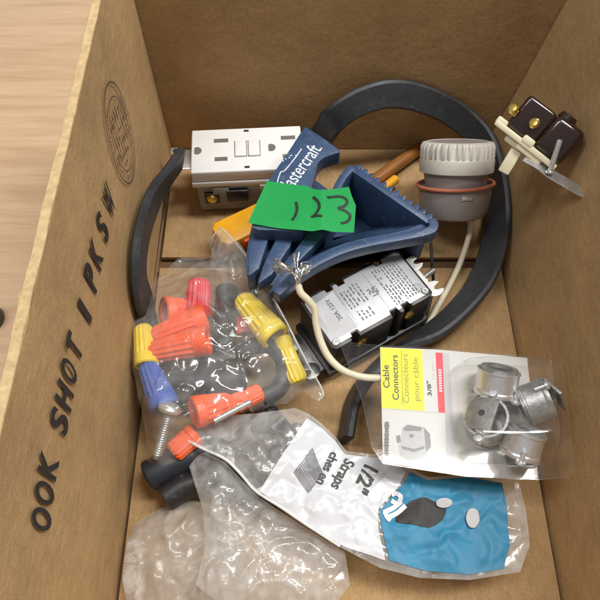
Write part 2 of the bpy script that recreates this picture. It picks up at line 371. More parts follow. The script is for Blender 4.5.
# ================================================================== cardboard box
XL, XR, YB, YF, HW, SL = -8.7, 12.4, 30.0, -2.0, 14.8, .15
bx = thing('cardboard_box', 'open brown cardboard box with black stencilled letters on its left wall, of electrical parts', 'box', (2, 14, -.78))
def panel(name, o, u, v, n, lu, lv, th, seed, m='kraft', bulge=.18):
    """slab lu x lv, gently warped; o = inner lower corner, n points outwards"""
    b = B(); o, u, v, n = map(Vector, (o, u, v, n)); nu, nv = int(lu/.3)+1, int(lv/.5)+1; g = {}
    for i in range(nu+1):
        for j in range(nv+1):
            a, c = i/nu, j/nv
            w = noise.noise(Vector((a*3+seed, c*2, seed)))*bulge*math.sin(math.pi*min(1, c*1.0+.02)*.5)
            up = noise.noise(Vector((a*9, seed*3, 0)))*.07+noise.noise(Vector((a*40, seed*3, 4)))*.025 if j == nv else 0
            p = o+u*(a*lu)+v*(c*lv+up)+n*(w+(.07*math.exp(-((a*lu-(10.2+2.0*c))/.35)**2) if seed == 1 and c > .1 else 0))
            g[i, j, 0] = b.verts.new(p); g[i, j, 1] = b.verts.new(p+n*th)
    for i in range(nu):
        for j in range(nv):
            for k in (0, 1): b.faces.new([g[i+x, j+y, k] for x, y in ((0, 0), (1, 0), (1, 1), (0, 1))])
    for i in range(nu):
        for j in (0, nv): b.faces.new((g[i, j, 0], g[i+1, j, 0], g[i+1, j, 1], g[i, j, 1]))
    for j in range(nv):
        for i in (0, nu): b.faces.new((g[i, j, 0], g[i, j+1, 0], g[i, j+1, 1], g[i, j, 1]))
    bmesh.ops.recalc_face_normals(b, faces=b.faces)
    return wp(name, b, m, bx, 50)
wl = panel('side_panel', (XL, YF, -.7), (0, 1, 0), (0, 0, 1), (-1, 0, 0), YB-YF, HW+.7, .4, 1, bulge=.06)
rn = Vector((1, 0, -SL)).normalized()
wr = panel('side_panel', (XR-.1, YF, -.7), (0, 1, 0), (SL, 0, 1), rn, YB-YF, HW+.7, .4, 2)
wb = panel('end_panel', (XL-.4, YB, -.7), (1, 0, 0), (0, .02, 1), (0, 1, 0), XR-XL+3.6, HW+.7, .4, 3)
wf = panel('end_panel', (XL-.4, YF, -.7), (1, 0, 0), (0, -.25, 1), (0, -1, 0), XR-XL+3.6, HW-2, .4, 4)
# torn, pale rim of the left wall
b = B(); ys = [YF+k*.4 for k in range(int((YB-YF)*2.5)+1)]
ribbon(b, [(XL-.2+.03*noise.noise(Vector((y*.7, 0, 2))), y, HW+.03+noise.noise(Vector(((y-YF)/(YB-YF)*9, 3, 0)))*.07+noise.noise(Vector(((y-YF)/(YB-YF)*40, 3, 4)))*.025+.008*noise.noise(Vector((y*6, 5, 0)))) for y in ys], [(1, 0, .25*noise.noise(Vector((y*1.1, 8, 0)))) for y in ys], .38, .10, 2)
wp('rim', b, 'kraft_edge', wl)
# floor flaps, meeting at a seam
YS = 20.9
b = B(); box(b, ((XL+XR)/2, (YF+YS)/2-.15, -.17), (XR-XL-.35, YS-YF-.4, .34), .08); fl = wp('bottom_flap', b, 'kraft_floor', bx)
b = B(); box(b, ((XL+XR)/2+.05, (YB+YS)/2+.15, -.12), (XR-XL-.35, YB-YS-.4, .34), .08); wp('bottom_flap', b, 'kraft_floor', bx)
b = B(); box(b, ((XL+XR)/2, (YB+YF)/2, -.6), (XR-XL-.02, YB-YF-.04, .3), .03); wp('outer_flap', b, 'kraft_dark', bx)
# stencil letters: each where it is read on the wall
def onwall(px, py): return hit(px, py, Vector((XL, 0, 0)), Vector((1, 0, 0)))
LW = Matrix(((0, 0, 1), (1, 0, 0), (0, 1, 0)))       # text x -> +y, text y -> +z, facing +x
b = B()
for ch, px, py in (('O', 39.5, 519), ('O', 42.5, 493), ('K', 46.5, 465), ('S', 57.5, 421), ('H', 62.5, 396), ('O', 67, 371), ('T', 72.5, 347), ('1', 83, 311), ('P', 89.5, 277), ('K', 94.5, 254), ('S', 101, 227), ('W', 107.5, 201)):
    p = onwall(px, py); tb = text(ch, 2.4, .07, .0, 1); cx = [v.co.x for v in tb.verts]; kx = (.34 if ch == '1' else .70 if ch in 'OSPT' else .98 if ch == 'W' else .76)/(max(cx)-min(cx)); cx = (max(cx)+min(cx))/2; cz = [v.co.y for v in tb.verts]
    for v in tb.verts: v.co.x = (v.co.x-cx)*kx; v.co.y -= (max(cz)+min(cz))/2
    merge(b, xf(tb, LW, (XL+.09, p.y, p.z)))
wp('stencil_lettering', b, 'ink', wl)
# round maker's stamp
pc = onwall(119, 135); pt = onwall(121, 84); pb = onwall(125, 186); RY = abs(pt.y-pb.y)/2*.97; RZ = abs(onwall(99.5, 128).z-onwall(140, 146).z)/2
b = B()
def arc(bm, r0, r1, a0=0, a1=2*math.pi, n=64, ry=1.0):
    bb = B(); v = []
    for k in range(n+1):
        a = a0+(a1-a0)*k/n; v.append((bb.verts.new((r0*math.cos(a), r0*math.sin(a), 0)), bb.verts.new((r1*math.cos(a), r1*math.sin(a), 0))))
    for k in range(n): bb.faces.new((v[k][0], v[k+1][0], v[k+1][1], v[k][1]))
    return merge(bm, bb)
arc(b, RY-.07, RY); arc(b, RY*.74-.05, RY*.74)
for k in range(44):
    a = R(20+k*5.2)
    if rnd.random() < .2: continue
    for q in range(2): arc(b, RY*(.80+.05*q+rnd.random()*.03), RY*(.83+.05*q+rnd.random()*.04), a+rnd.random()*.02, a+.03+rnd.random()*.04, 2)
for k in range(7): arc(b, RY*.80, RY*.92, R(262+k*5), R(264+k*5), 1)
for j in range(7):
    y = RY*.55-j*RY*.18; wdt = math.sqrt(max(.05, (RY*.66)**2-y*y)); x = -wdt*.8
    while x < wdt*.8:
        l = .05+rnd.random()*.16
        if rnd.random() < .7: box(b, (x, y+rnd.uniform(-.05, .05), 0), (l, rnd.choice((.05, .16, .2)), .002))
        x += l+.08
wp('round_stamp', xf(b, LW @ Matrix.Diagonal((1, RZ/RY, 1)) @ Matrix.Rotation(R(90), 3, 'Z'), (XL+.10, pc.y, pc.z)), 'faint_ink', wl)
# ================================================================== small black cap on the table
p = P(-9, 320, -.8)
b = B(); lathe(b, [(.0, 0), (.8, 0), (.85, .15), (.8, .8), (.55, 1.0), (.3, .98), (.25, .5), (0, .5)], 32, off=(p.x, p.y, -.79)); tag(obj('bottle_cap', b, 'black'), 'small black cap on the wooden table at the far left edge', 'cap')

# ================================================================== black rubber strap, coiled round the box
pts = [((178, 400), .95), ((160, 352), .95), ((143, 320), 2.0), ((133, 288), 4.7), ((135, 255), 5.8), ((145, 222), 5.8), ((155, 196), 5.2), ((168, 176), 4.8), ((180, 159), 4.4), ((292, 143), 1.6), ((318, 139), 2.6), ((334, 119), 4.6), ((360, 102), 5.6), ((392, 94), 5.8), ((428, 101), 4.8), ((464, 121), 3.4), ((490, 151), 2.4), ((499, 193), 1.8), ((496, 235), 1.5), ((483, 277), 1.2), ((460, 308), 1.1), ((432, 332), 1.1), ((390, 356), 1.0), ((356, 395), .95), ((345, 440), .95)]
wv = [(.3, -.3, .9), (.2, -.3, .9), (.0, -.35, .92), (-.0, -.35, .92), (.0, -.35, .92), (.0, -.35, .92), (0, -.3, .92), (-.1, .1, .9), (0, .2, 1), (0, .2, 1), (0, .3, 1), (0, .4, .9), (-.1, .45, .85), (0, .42, .9), (0, .42, .9), (.1, .4, .9), (.4, .35, .8), (.75, .2, .6), (.85, .05, .5), (.85, 0, .5), (.7, -.3, .6), (.35, -.25, .9), (.2, -.3, .9), (.2, -.2, .9), (.3, 0, .9), (.3, 0, .9)]
ctr = []
for (q, z) in pts:
    v = P(*q, z)
    v.x = max(v.x, XL+.55); v.y = min(v.y, YB-.5); ctr.append(v)
wv = [(.3, -.3, .9), (.2, -.3, .9), (0, -.35, .92), (0, -.35, .92), (0, -.35, .92), (0, -.35, .92), (0, -.3, .92), (.1, -.3, .9), (.1, -.3, .9),
      (0, .2, 1), (0, .2, 1), (0, .3, 1), (0, .4, .9), (-.1, .45, .85), (0, .42, .9), (0, .42, .9), (.1, .4, .9), (.4, .35, .8), (.75, .2, .6), (.85, .05, .5), (.85, 0, .5), (.7, -.3, .6), (.35, -.25, .9), (.2, -.3, .9), (.2, -.2, .9), (.3, 0, .9), (.3, 0, .9)]
nl = 9; nr_ = len(ctr)-nl; wr_ = wv[nl:nl+nr_] + [wv[-1]]*max(0, nr_-len(wv)+nl)
b = B(); ribbon(b, ctr[:nl], wv[:nl], 1.7, .5)
tag(obj('rubber_strap', b, 'rubber', ang=25), 'flat black rubber strap curving up along the left wall to the white outlet', 'strap')
b = B(); ribbon(b, ctr[nl:], wr_, 1.65, .5)
tag(obj('rubber_strap', b, 'rubber', ang=25), 'wide black rubber strap arching over the back wall and down the right side', 'strap')
# thick rubber hose under the clear bags, lower left
b = B(); q = [P(146, 478, 1.3), P(160, 470, 1.35), P(185, 458, 1.3), P(215, 452, 1.1), P(250, 470, 1.0), P(280, 500, .95)]
tube(b, q, lambda t: .78*min(1, .55+t*14), 18, 8); tag(obj('rubber_hose', b, 'navy', ang=50), 'stubby dark navy rubber hose end below the silver bolt, by the left wall', 'hose')
b = B(); q = [P(163, 500, 1.0), P(185, 486, 1.0), P(220, 480, .95), P(260, 500, .9)]
tube(b, q, lambda t: .7*min(1, .55+t*14), 18, 8); tag(obj('rubber_hose', b, 'black', ang=50), 'black rubber hose half hidden under the cloudy bag, nearest the bottom edge of the photo', 'hose')

# ================================================================== amber plastic bar under the blue tool
a = P(231, 235, 1.6); c = P(418, 146, 1.2); d = (c-a); Lb = d.length
am = thing('plastic_bar', 'amber yellow plastic bar lying under the blue tool', 'bar', a, frame(d, z=(0, 0, 1))); Lb = 5.0
b = B(); prism(b, [(-.6, -.9), (2.6, -.9), (3.0, -.55), (Lb-.6, -.45), (Lb, -.2), (Lb, .35), (Lb-.6, .5), (3.0, .6), (2.6, .95), (-.6, .95), (-.9, .6), (-.9, -.5)], -.55, .55, .12); obj('bar', b, 'amber', am)
b = B(); box(b, (1.0, -.95, .05), (1.3, .3, .6), .08); obj('lug', b, 'orange', am)
b = B(); a = P(348, 200, .9); c = P(420, 148, .6); tube(b, [a, (a+c)/2, c], .42, 14, 3); st_ = tag(obj('shaded_bar_end', b, 'rod'), 'far end of the amber bar, coloured brownish orange for shade, between the blue tool and the back wall', 'rod')  # shaded far end of the amber bar, its shade painted as brown
b = B(); a = P(380, 191, .75); c = P(396, 179, .75); tube(b, [a, (a+c)/2, c], .3, 12, 3); tag(obj('plastic_plug', b, 'amber'), 'small yellow plug just behind the teeth of the blue tool', 'plug')

# ================================================================== white ground-fault outlet
FA = P(191, 151, 4.05); FB = P(302, 146, 4.05); ex = (FB-FA); LG = ex.length; ex.normalize()
fo = thing('wall_outlet', 'white ground fault outlet lying face up against the back wall, partly under the blue tool', 'outlet', (FA+ex*LG/2)*1-Vector((0, 0, 4.05)), frame(ex, z=(0, 0, 1)))
hl = LG/2; hw = 1.68
b = B(); box(b, (0, 0, 3.62), (LG, hw*2, .84), .10, seg=3); obj('face', b, 'white', fo)
b = B(); box(b, (0, 0, 2.95), (LG+.12, hw*2+.14, .42), .08); obj('face_rim', b, 'white', fo)
b = B(); box(b, (0, 0, 1.5), (LG-.25, hw*2-.25, 2.48), .12)
for x in (-1.7, 1.6): box(b, (x, -hw+.06, 1.9), (1.0, .3, 1.5), .05)
obj('body', b, 'greybody', fo)
b = B(); box(b, (-.75, -hw-.02, 1.9), (1.3, .3, 1.0), .05); box(b, (-2.3, -hw-.02, 1.7), (.9, .22, .9), .05); obj('terminal_recess', b, 'black', fo)
b = B(); lathe(b, [(0, 0), (.3, 0), (.34, .1), (.25, .22), (0, .24)], 20, off=(-2.3, -hw-.1, 1.8), rot=zframe((0, -1, 0))); obj('terminal_screw', b, 'brass', fo)
b = B(); box(b, (1.2, -hw-.05, 2.3), (1.1, .2, 1.0), .05); obj('terminal_plate', b, 'dull', fo)
for sd in (-1, 1):
    b = B(); prism(b, [(sd*(hl-.1), -.75), (sd*(hl+.75), -.75), (sd*(hl+.8), -.98), (sd*(hl+1.35), -.98), (sd*(hl+1.35), -.45), (sd*(hl+1.1), -.4), (sd*(hl+1.1), .4), (sd*(hl+1.35), .45), (sd*(hl+1.35), .98), (sd*(hl+.8), .98), (sd*(hl+.75), .75), (sd*(hl-.1), .75)], 3.25, 3.35, .03); obj('mounting_strap', b, 'bright', fo)
b = B()
for s in (-1,): lathe(b, [(0, 0), (.17, 0), (.17, .012), (0, .012)], 20, off=(s*(hl+1.05), .7, 3.355))
obj('mounting_hole', b, 'slot', fo)
zt = 4.042
for s in (-1, 1):
    cx, gx = ((-1.62, -2.95) if s < 0 else (2.5, 1.45))
    b = B()
    for y, l in ((.72, .82), (-.72, .72)): box(b, (cx+s*-.05+.05, y, zt), (l*1.05, .30, .02))
    prism(b, [(gx+max(-.16, .28*math.cos(k)), .29*math.sin(k)) for k in [i*math.pi/8 for i in range(16)]], zt-.01, zt+.01)
    obj('socket_slots', b, 'socket', fo)
for x, col in ((-.36, 'white'), (.44, 'white')):
    b = B(); box(b, (x, 0, 4.05), (.66, 1.18, .16), .05, seg=3); obj('test_button', b, col, fo)
b = B()
for x in (-.36, .44): box(b, (x, 0, zt+.0), (.76, 1.28, .006))
obj('button_gap', b, 'dull', fo)
for y in (1.42, -1.42):
    b = B(); box(b, (0, y, zt), (.30, .16, .02)); obj('snap_slot', b, 'slot', fo)

# ================================================================== outlet lying face down, silver label up
LA, LB_, LC_, LD = P(303, 303, 4.1), P(399, 246, 4.1), P(429, 297, 4.1), P(333, 345, 4.1)
ex = ((LB_-LA)+(LC_-LD))/2; l1 = ex.length; ctr = (LA+LB_+LC_+LD)/4; l2 = ((LD-LA).length+(LC_-LB_).length)/2*.97
bo = thing('wall_outlet', 'black ground fault outlet lying face down, silver label with printed ratings up', 'outlet', ctr-Vector((0, 0, 4.1)), frame(ex, z=(0, 0, 1)))
a, c = l1/2, l2/2
def notched(a, c, nt=.32):
    pts = []
    for (x0, y0), (x1, y1) in (((-a, -c), (a, -c)), ((a, -c), (a, c)), ((a, c), (-a, c)), ((-a, c), (-a, -c))):
        d = Vector((x1-x0, y1-y0)); L = d.length; d /= L; n = Vector((-d.y, d.x)); o = Vector((x0, y0))
        pts.append(o+d*.18)
        if L > 4:
            for f in (.22, .62, .74):
                m = o+d*(L*f)
                pts += [m-d*.24, m-d*.20+n*nt, m+d*.20+n*nt, m+d*.24]
        pts.append(o+d*(L-.18))
    return pts
b = B(); prism(b, notched(a+.12, c+.16), 1.35, 4.03, .05); obj('body', b, 'black', bo)
b = B(); prism(b, notched(a-.02, c-.02, .22), 4.04, 4.085, .02); lab = obj('rating_label', b, 'labelsilver', bo)
b = B(); box(b, (-.0, 0, 1.0), (a*2+.6, c*2+.5, .62), .1); obj('flange', b, 'black', bo)
b = B(); box(b, (0, 0, .38), (a*2+.3, c*2+.2, .6), .1); obj('face', b, 'white', bo)
for sd in (-1, 1):
    b = B(); o_ = []
    for q in (-1, 1):
        x = a+.95; y = q*.95; ring_ = [(x+.55*math.cos(k), y+.48*math.sin(k)) for k in [R(28+i*30.4) for i in range(11)]]
        ring_ = ring_ + [(x+.1, y-.12), (x-.02, y), (x+.1, y+.12)]
        prism(b, [(sd*p_[0], p_[1]) for p_ in ring_], 2.7 if sd > 0 else 1.0, 2.8 if sd > 0 else 1.1, .02)
    box(b, (sd*(a+.3), 0, 2.74 if sd > 0 else 1.05), (1.3, 2.5, .1), .03); obj('mounting_ear', b, 'white' if sd > 0 else 'dull', bo)
b = B(); box(b, (a+.75, 0, 2.35), (.8, .6, .5), .06); lathe(b, [(.0, 0), (.15, 0), (.15, 1.0), (0, 1.0)], 16, off=(a+.75, 0, 2.45), rot=zframe((1, 0, .4))); obj('ground_screw', b, 'dull', bo)
for x, y in ((a-.22, -c+.22), (-a+.22, -c+.16), (-a+.3, c-.2)):
    b = B(); lathe(b, [(.0, 0), (.2, 0), (.22, .06), (.17, .12), (.06, .12), (.05, .04), (0, .04)], 20, off=(x, y, 4.03)); obj('case_screw', b, 'steel', bo)
for x, y, w in ((.55*a, -c-.05, .8), (-.45*a, -c-.05, .7)):
    b = B(); lathe(b, [(0, 0), (.28, 0), (.3, .1), (.2, .2), (0, .2)], 18, off=(x, y-.02, 3.1), rot=zframe((0, -1, 0))); obj('terminal_screw', b, 'brass', bo)
# printing on the label: columns of small type, read from the short end
b = B(); b2 = B()
def tiny(bm, x0, y0, x1, n, pitch, seed, h=.10, up=True, z=4.088):
    r = random.Random(seed)
    for k in range(n):
        t = x0
        while t < x1:
            l = .06+r.random()*.22
            if t+l < x1 and r.random() < .9:
                if up: box(bm, (y0+k*pitch, t+l/2, z), (h, l, .004))
                else: box(bm, (t+l/2, y0-k*pitch, z), (l, h, .004))
            t += l+.07
tiny(b, -c+.3, .36*a, c-.35, 9, .175, 3, .075)
tiny(b, -.2, -.35*a, c-.45, 6, .2, 4, .08)
tiny(b, -c+.45, -.30*a, -.4, 4, .22, 6, .075)
for body, sz, x, y, rz in (('20A 125V', .34, -.62*a, .25, 90),):
    merge(b, xf(text(body, sz, .008), Matrix.Rotation(R(rz), 3, 'Z'), (x, y, 4.09)))
arc_b = B(); arc(arc_b, .2, .225); arc(arc_b, .1, .12); merge(b, xf(arc_b, Matrix.Identity(3), (a-.45, -c+.62, 4.09)))
box(b, (.2*a, 0, 4.088), (.02, c*1.7, .004)); box(b, (-.42*a, 0, 4.088), (.015, c*1.6, .004))
for i in range(6):
    for j in range(6):
        if rnd.random() < .6: box(b, (.08*a+i*.09, -.15+j*.09, 4.089), (.075, .075, .004))
obj('printing', b, 'labelink', lab)
b = B(); prism(b, [(-a+.25, -c+.3), (-a*.45, -c+.3), (-a*.45, c-.35), (-a+.35, c-.5)], 4.086, 4.0885); obj('grey_panel', b, 'labgrey', lab)

# ================================================================== blue moulded tool with toothed jaw
ZT, ZB = 6.1, 2.2
bt = thing('hand_tool', 'blue moulded plastic tool with a toothed scoop-shaped jaw and worn white lettering', 'tool', P(320, 230, ZB))
w3 = lambda L, z=ZT: [P(x, y, z) for x, y in L]
def loft(bm, top, bot, th):
    bb = B(); n = len(top); q = [[bb.verts.new(v) for v in L] for L in (top, bot, [p+Vector((0, th, 0)) for p in bot], [p+Vector((0, th, 0)) for p in top])]
    for i in range(n-1):
        for k in range(4): bb.faces.new((q[k][i], q[k][i+1], q[(k+1) % 4][i+1], q[(k+1) % 4][i]))
    bb.faces.new([q[k][0] for k in range(4)]); bb.faces.new([q[k][-1] for k in range(4)][::-1])
    return merge(bm, bb)
front = w3([(392, 226), (345, 240), (306, 258), (284, 280)], ZB+.3)
base = w3([(352, 166), (424, 217)])+front+w3([(266, 278), (254, 262)], ZB)+w3([(251, 226), (263, 190), (290, 152), (306, 131), (334, 151), (320, 185)])
b = B(); prism(b, base, ZB, ZB+.35, .05); wp('base_plate', b, 'blue', bt)
# jaw: toothed wall
A0, A1 = P(352, 167, ZT), P(430, 221, ZT); d = (A1-A0); Lj = d.length; d.normalize(); nrm = Vector((-d.y, d.x, 0))
if nrm.x < 0: nrm = -nrm
b = B(); wall(b, [A0, A1], .42, ZB+.3, ZT, .08)
nT = 12
for k in range(nT):
    t0 = Lj*(k+.12)/nT; pA = A0+d*t0+nrm*.16; pB = A0+d*(t0+Lj*.80/nT)+nrm*.16; tip = A0+d*(t0+Lj*.42/nT)+nrm*.50
    prism(b, [pA.to_2d(), (pA*.35+tip*.65+d*-.06).to_2d(), tip.to_2d(), (pB*.35+tip*.65+d*.06).to_2d(), pB.to_2d()], ZT-1.6, ZT-.02, .03)
wp('toothed_wall', b, 'blue', bt)
b = B(); wall(b, catmull(w3([(431, 219), (434, 225), (428, 231), (400, 237), (372, 242), (345, 249), (322, 259), (300, 272), (287, 284), (276, 293)]), 4), .48, ZT-.75, ZT+.05, .14)
loft(b, catmull(w3([(428, 226), (400, 236), (345, 248), (300, 271), (277, 291)], ZT-.3), 4), catmull([front[0]+Vector((.6, .3, 0))]+front, 4), .28); wp('scoop_rim', b, 'blue', bt)
b = B(); wall(b, catmull(w3([(353, 166), (345, 174), (338, 186), (331, 204), (322, 224)]), 4), .45, ZB+.3, ZT+.02, .1); wp('scoop_wall', b, 'blue', bt)
b = B(); wall(b, catmull(w3([(300, 135), (290, 152), (277, 170), (264, 192), (253, 226), (249, 254), (250, 268)]), 4), .4, ZB+.3, ZT-.6, .08); wp('side_wall', b, 'blue', bt)
for q in ([(253, 222), (274, 222), (266, 246), (259, 268), (249, 276), (248, 256)], [(284, 222), (300, 222), (290, 246), (272, 274), (258, 284), (262, 268)], [(314, 222), (332, 222), (318, 242), (296, 264), (284, 284), (268, 294), (282, 270)]):
    b = B(); prism(b, [p.to_2d() for p in w3(q, ZT-.5)], ZT-1.3, ZT-.5, .05, 2); loft(b, w3([q[0], q[4]], ZT-1.2), w3([(q[0][0]+8, q[0][1]), (q[4][0]+8, q[4][1]-6)], ZB+.3), .3)
    wp('rib', b, 'blue', bt)
b = B(); prism(b, [p.to_2d() for p in w3([(254, 222), (334, 222), (318, 244), (292, 268), (277, 286), (260, 282), (252, 270)], ZT-1.3)], ZT-1.75, ZT-1.35, .05); wp('web', b, 'blue', bt)
# upper grip plate with lettering
pl = w3(catmull([(306, 127, 0), (322, 137, 0), (337, 148, 0), (340, 152, 0), (333, 154, 0), (323, 158, 0), (317, 165, 0), (315, 176, 0), (311, 190, 0), (308, 208, 0), (302, 230, 0), (276, 230, 0), (253, 228, 0), (256, 210, 0), (263, 190, 0), (277, 168, 0), (290, 149, 0), (299, 135, 0), (304, 128, 0)], 3) and [(x[0], x[1]) for x in catmull([(306, 127, 0), (322, 137, 0), (337, 148, 0), (340, 152, 0), (333, 154, 0), (323, 158, 0), (317, 165, 0), (315, 176, 0), (311, 190, 0), (308, 208, 0), (302, 230, 0), (276, 230, 0), (253, 228, 0), (256, 210, 0), (263, 190, 0), (277, 168, 0), (290, 149, 0), (299, 135, 0), (304, 128, 0)], 3)], 6.45)
b = B(); prism(b, pl, 5.5, 6.45, .12, 3); gp = wp('grip_plate', b, 'blue', bt)
# lettering runs up the plate; its first letters are under the tape
t0, t1 = P(287, 186, 6.47), P(316, 147, 6.47); ex = (t1-t0); L = ex.length; fr = frame(ex, z=(0, 0, 1))
b = text('Mastercraft', 1, .006, .18, .85, 'RIGHT'); xs = [v.co.x for v in b.verts]
k = 1.16
tb = xf(b, Matrix.Diagonal((k*.80, k, 1)), (0, 0, 0)); merge_b = B(); merge(merge_b, xf(tb, fr, t1-Vector((0, 0, 0))))
z = [Vector((-.62*L*1.12, .48, 0)), Vector((-.40*L, 1.02, 0)), Vector((-.30*L, .70, 0)), Vector((.02, .68, 0))]
sb = B(); stroke(sb, [(-3.3, .50), (-2.9, .66), (-2.45, .78)], .06, 0); stroke(sb, [(-2.45, .78), (-2.25, .64), (-1.2, .60), (-.5, .62)], .06, 0)
box(sb, (.08, -.30, 0), (.08, .08, .001)); merge(merge_b, xf(sb, fr, t1))
wp('lettering', merge_b, 'bluewhite', gp)
b = B(); r = random.Random(5)
for k in range(7): box(b, P(276+k*3.2+r.uniform(-1, 1), 165-k*1.7+r.uniform(-1, 1), 6.468), (.06+r.random()*.07, .05+r.random()*.06, .002), rot=Matrix.Rotation(r.random()*3, 3, 'Z'))
wp('paint_flecks', b, 'bluewhite', gp)

# ================================================================== green tape with the number
tp = [(267, 180), (288, 184), (308, 188), (320, 194), (330, 191), (349, 186.5), (352, 196), (356, 205), (354, 232), (330, 233), (310, 232.5), (280, 228), (248, 223), (256, 204)]
tz = lambda x, y: 6.64 + .10*math.sin(x*1.3+.5) + .16*max(0, (1-abs(x-P(322, 210, 6.5).x)/.5)) * (1 if True else 0) + .05*noise.noise(Vector((x*.8, y*.8, 3)))
poly = XY(tp, 6.6)
b = sheet(poly, .22, lambda x, y, l: tz(x, y)); bmesh.ops.solidify(b, geom=b.faces[:], thickness=.015)
tg = obj('tape_strip', b, 'tape', ang=60); tag(tg, 'bright green tape with 123 in black marker, stuck on the blue tool', 'tape')
b = B(); 
for st in ([(296, 203), (297, 210), (295, 217), (292, 221)], [(313, 199), (318, 205), (319, 211), (315, 217), (311, 219)], [(311, 219), (317, 218.5), (322, 220)], [(327, 200), (334, 198), (342, 197.5), (347, 201), (345, 206), (338, 209)], [(338, 209), (345, 211), (350, 215), (348, 221), (341, 224)]):
    stroke(b, XY(st, 6.6), .145 if st[0][0] != 311 else .12, 0)
for v in b.verts: v.co.z = tz(v.co.x, v.co.y)+.035
wp('handwritten_number', b, 'marker', tg)

# ================================================================== greige screw-cap lamp socket
def camframe(px, py, z, ang=0, tilt=0):
    """frame facing the lens at that pixel: x = image direction at ang (deg, anticlockwise from right), y 90 deg on, z to the viewer"""
    o = P(px, py, z); w = -ray(px, py).normalized(); x = (CR - w*CR.dot(w)).normalized(); y = w.cross(x)
    a = R(ang); X = x*math.cos(a)+y*math.sin(a); Y = y*math.cos(a)-x*math.sin(a); m = Matrix((X, Y, w)).transposed()
    if tilt: m = m @ Matrix.Rotation(R(tilt), 3, 'X')
    return o, m, spx(px, py, z)
o, m, s = camframe(453, 217, 1.9, -2)
ax = (m @ Vector((0, math.cos(R(11)), math.sin(R(11))))).normalized()
so = thing('lamp_socket', 'round greige lamp socket with ribbed cap, salmon ring and long cream cord', 'socket', o-ax*.0, zframe(ax))
u = 1/s
b = B(); lathe(b, [(0, 0), (25*u, 0), (30*u, 2*u), (33*u, 8*u), (34.5*u, 20*u), (35*u, 31*u), (33*u, 32*u), (32*u, 31*u), (0, 31*u)], 56); obj('socket_body', b, 'mauve', so)
b = B(); lathe(b, [(0, 30*u), (29*u, 30*u), (29.5*u, 34*u), (31*u, 42*u), (31*u, 46*u), (0, 46*u)], 56); obj('neck', b, 'mauve', so)
b = B(); n = 72
for k in range(1): tube(b, [Vector((36.5*u*math.cos(t), 36.5*u*math.sin(t), 33*u+2.0*u*math.cos(t+2.6))) for t in [i*2*math.pi/48 for i in range(49)]], 1.9*u, 10, 0, cap=False)
obj('sealing_ring', b, 'salmon', so)
def ribs(i, a): return 1+(.028 if 3 <= i <= 4 else 0)*(1 if (a*34/(2*math.pi)) % 1 < .55 else -.6)
b = B(); lathe(b, [(0, 44*u), (32*u, 44*u), (35.5*u, 45.5*u), (36*u, 57*u), (35.0*u, 58.5*u), (34.5*u, 60*u), (34.2*u, 70*u), (32.5*u, 73*u), (29*u, 74*u), (28*u, 72.8*u), (0, 72.5*u)], 136, rib=lambda i, a: 1+(.03 if i in (5, 6, 7) else 0)*(1 if (a*34/(2*math.pi)) % 1 < .5 else -.7)); obj('screw_cap', b, 'greige', so)
b = B(); lathe(b, [(0, 72*u), (27.5*u, 72.9*u), (27.5*u, 73.6*u), (0, 73.6*u)], 48); obj('cap_disc', b, 'mauve', so)
# small metal tab on the side facing the viewer
mw = so.matrix_world.to_3x3(); loc = mw.inverted() @ (m @ Vector((.35, -.0, 1)));
aa = math.atan2(loc.y, loc.x); b = B(); box(b, (34.8*u*math.cos(aa), 34.8*u*math.sin(aa), 24*u), (.1, .62, .22), .02, rot=Matrix.Rotation(aa, 3, 'Z')); obj('metal_tab', b, 'bright', so)

# ================================================================== cream cord with frayed end
ck = [P(472, 214, 2.2), P(469, 236, 1.5), P(460, 263, .9), P(448, 288, .6), P(437, 308, .6), P(425, 330, .7), P(412, 352, 1.0), P(404, 368, 2.4), P(392, 376.5, 3.9), P(375, 378, 4.3), P(358, 376, 4.38), P(341, 369, 4.45), P(328, 356, 4.75), P(320, 339, 5.2), P(316, 323, 5.7), P(314.5, 309, 6.2), P(308, 300, 6.6), P(301, 293, 6.9), P(298, 285, 7.1)]
b = B(); tube(b, ck, .175, 14, 8); cd = wp('cord', b, 'cord', so)
b = B(); r = random.Random(11)
for k in range(22):
    p0 = P(298, 285, 7.1)+Vector((r.uniform(-.1, .1), r.uniform(-.1, .1), r.uniform(-.1, .1)))
    if k < 8: T = [(294+r.uniform(-3, 3), 274+r.uniform(-3, 3)), (284+r.uniform(-4, 4), 268+r.uniform(-6, 6)), (272+r.uniform(-2, 6), 262+r.uniform(-4, 8)), (280+r.uniform(-4, 6), 270+r.uniform(-4, 6))]
    elif k < 14: T = [(297+r.uniform(-2, 2), 272+r.uniform(-3, 3)), (296+r.uniform(-3, 3), 263+r.uniform(-3, 3)), (295+r.uniform(-4, 4), 254+r.uniform(-2, 5))]
    else: T = [(298+r.uniform(-4, 4), 274+r.uniform(-4, 4)), (304+r.uniform(-3, 3), 266+r.uniform(-3, 3)), (309+r.uniform(-3, 3), 266+r.uniform(-4, 6)), (304+r.uniform(-3, 3), 272+r.uniform(-3, 3))]
    tube(b, [p0]+[P(x, y, 7.1+r.uniform(-.2, .5)) for x, y in T], .028, 5, 5)
wp('frayed_strands', b, 'strand', cd)
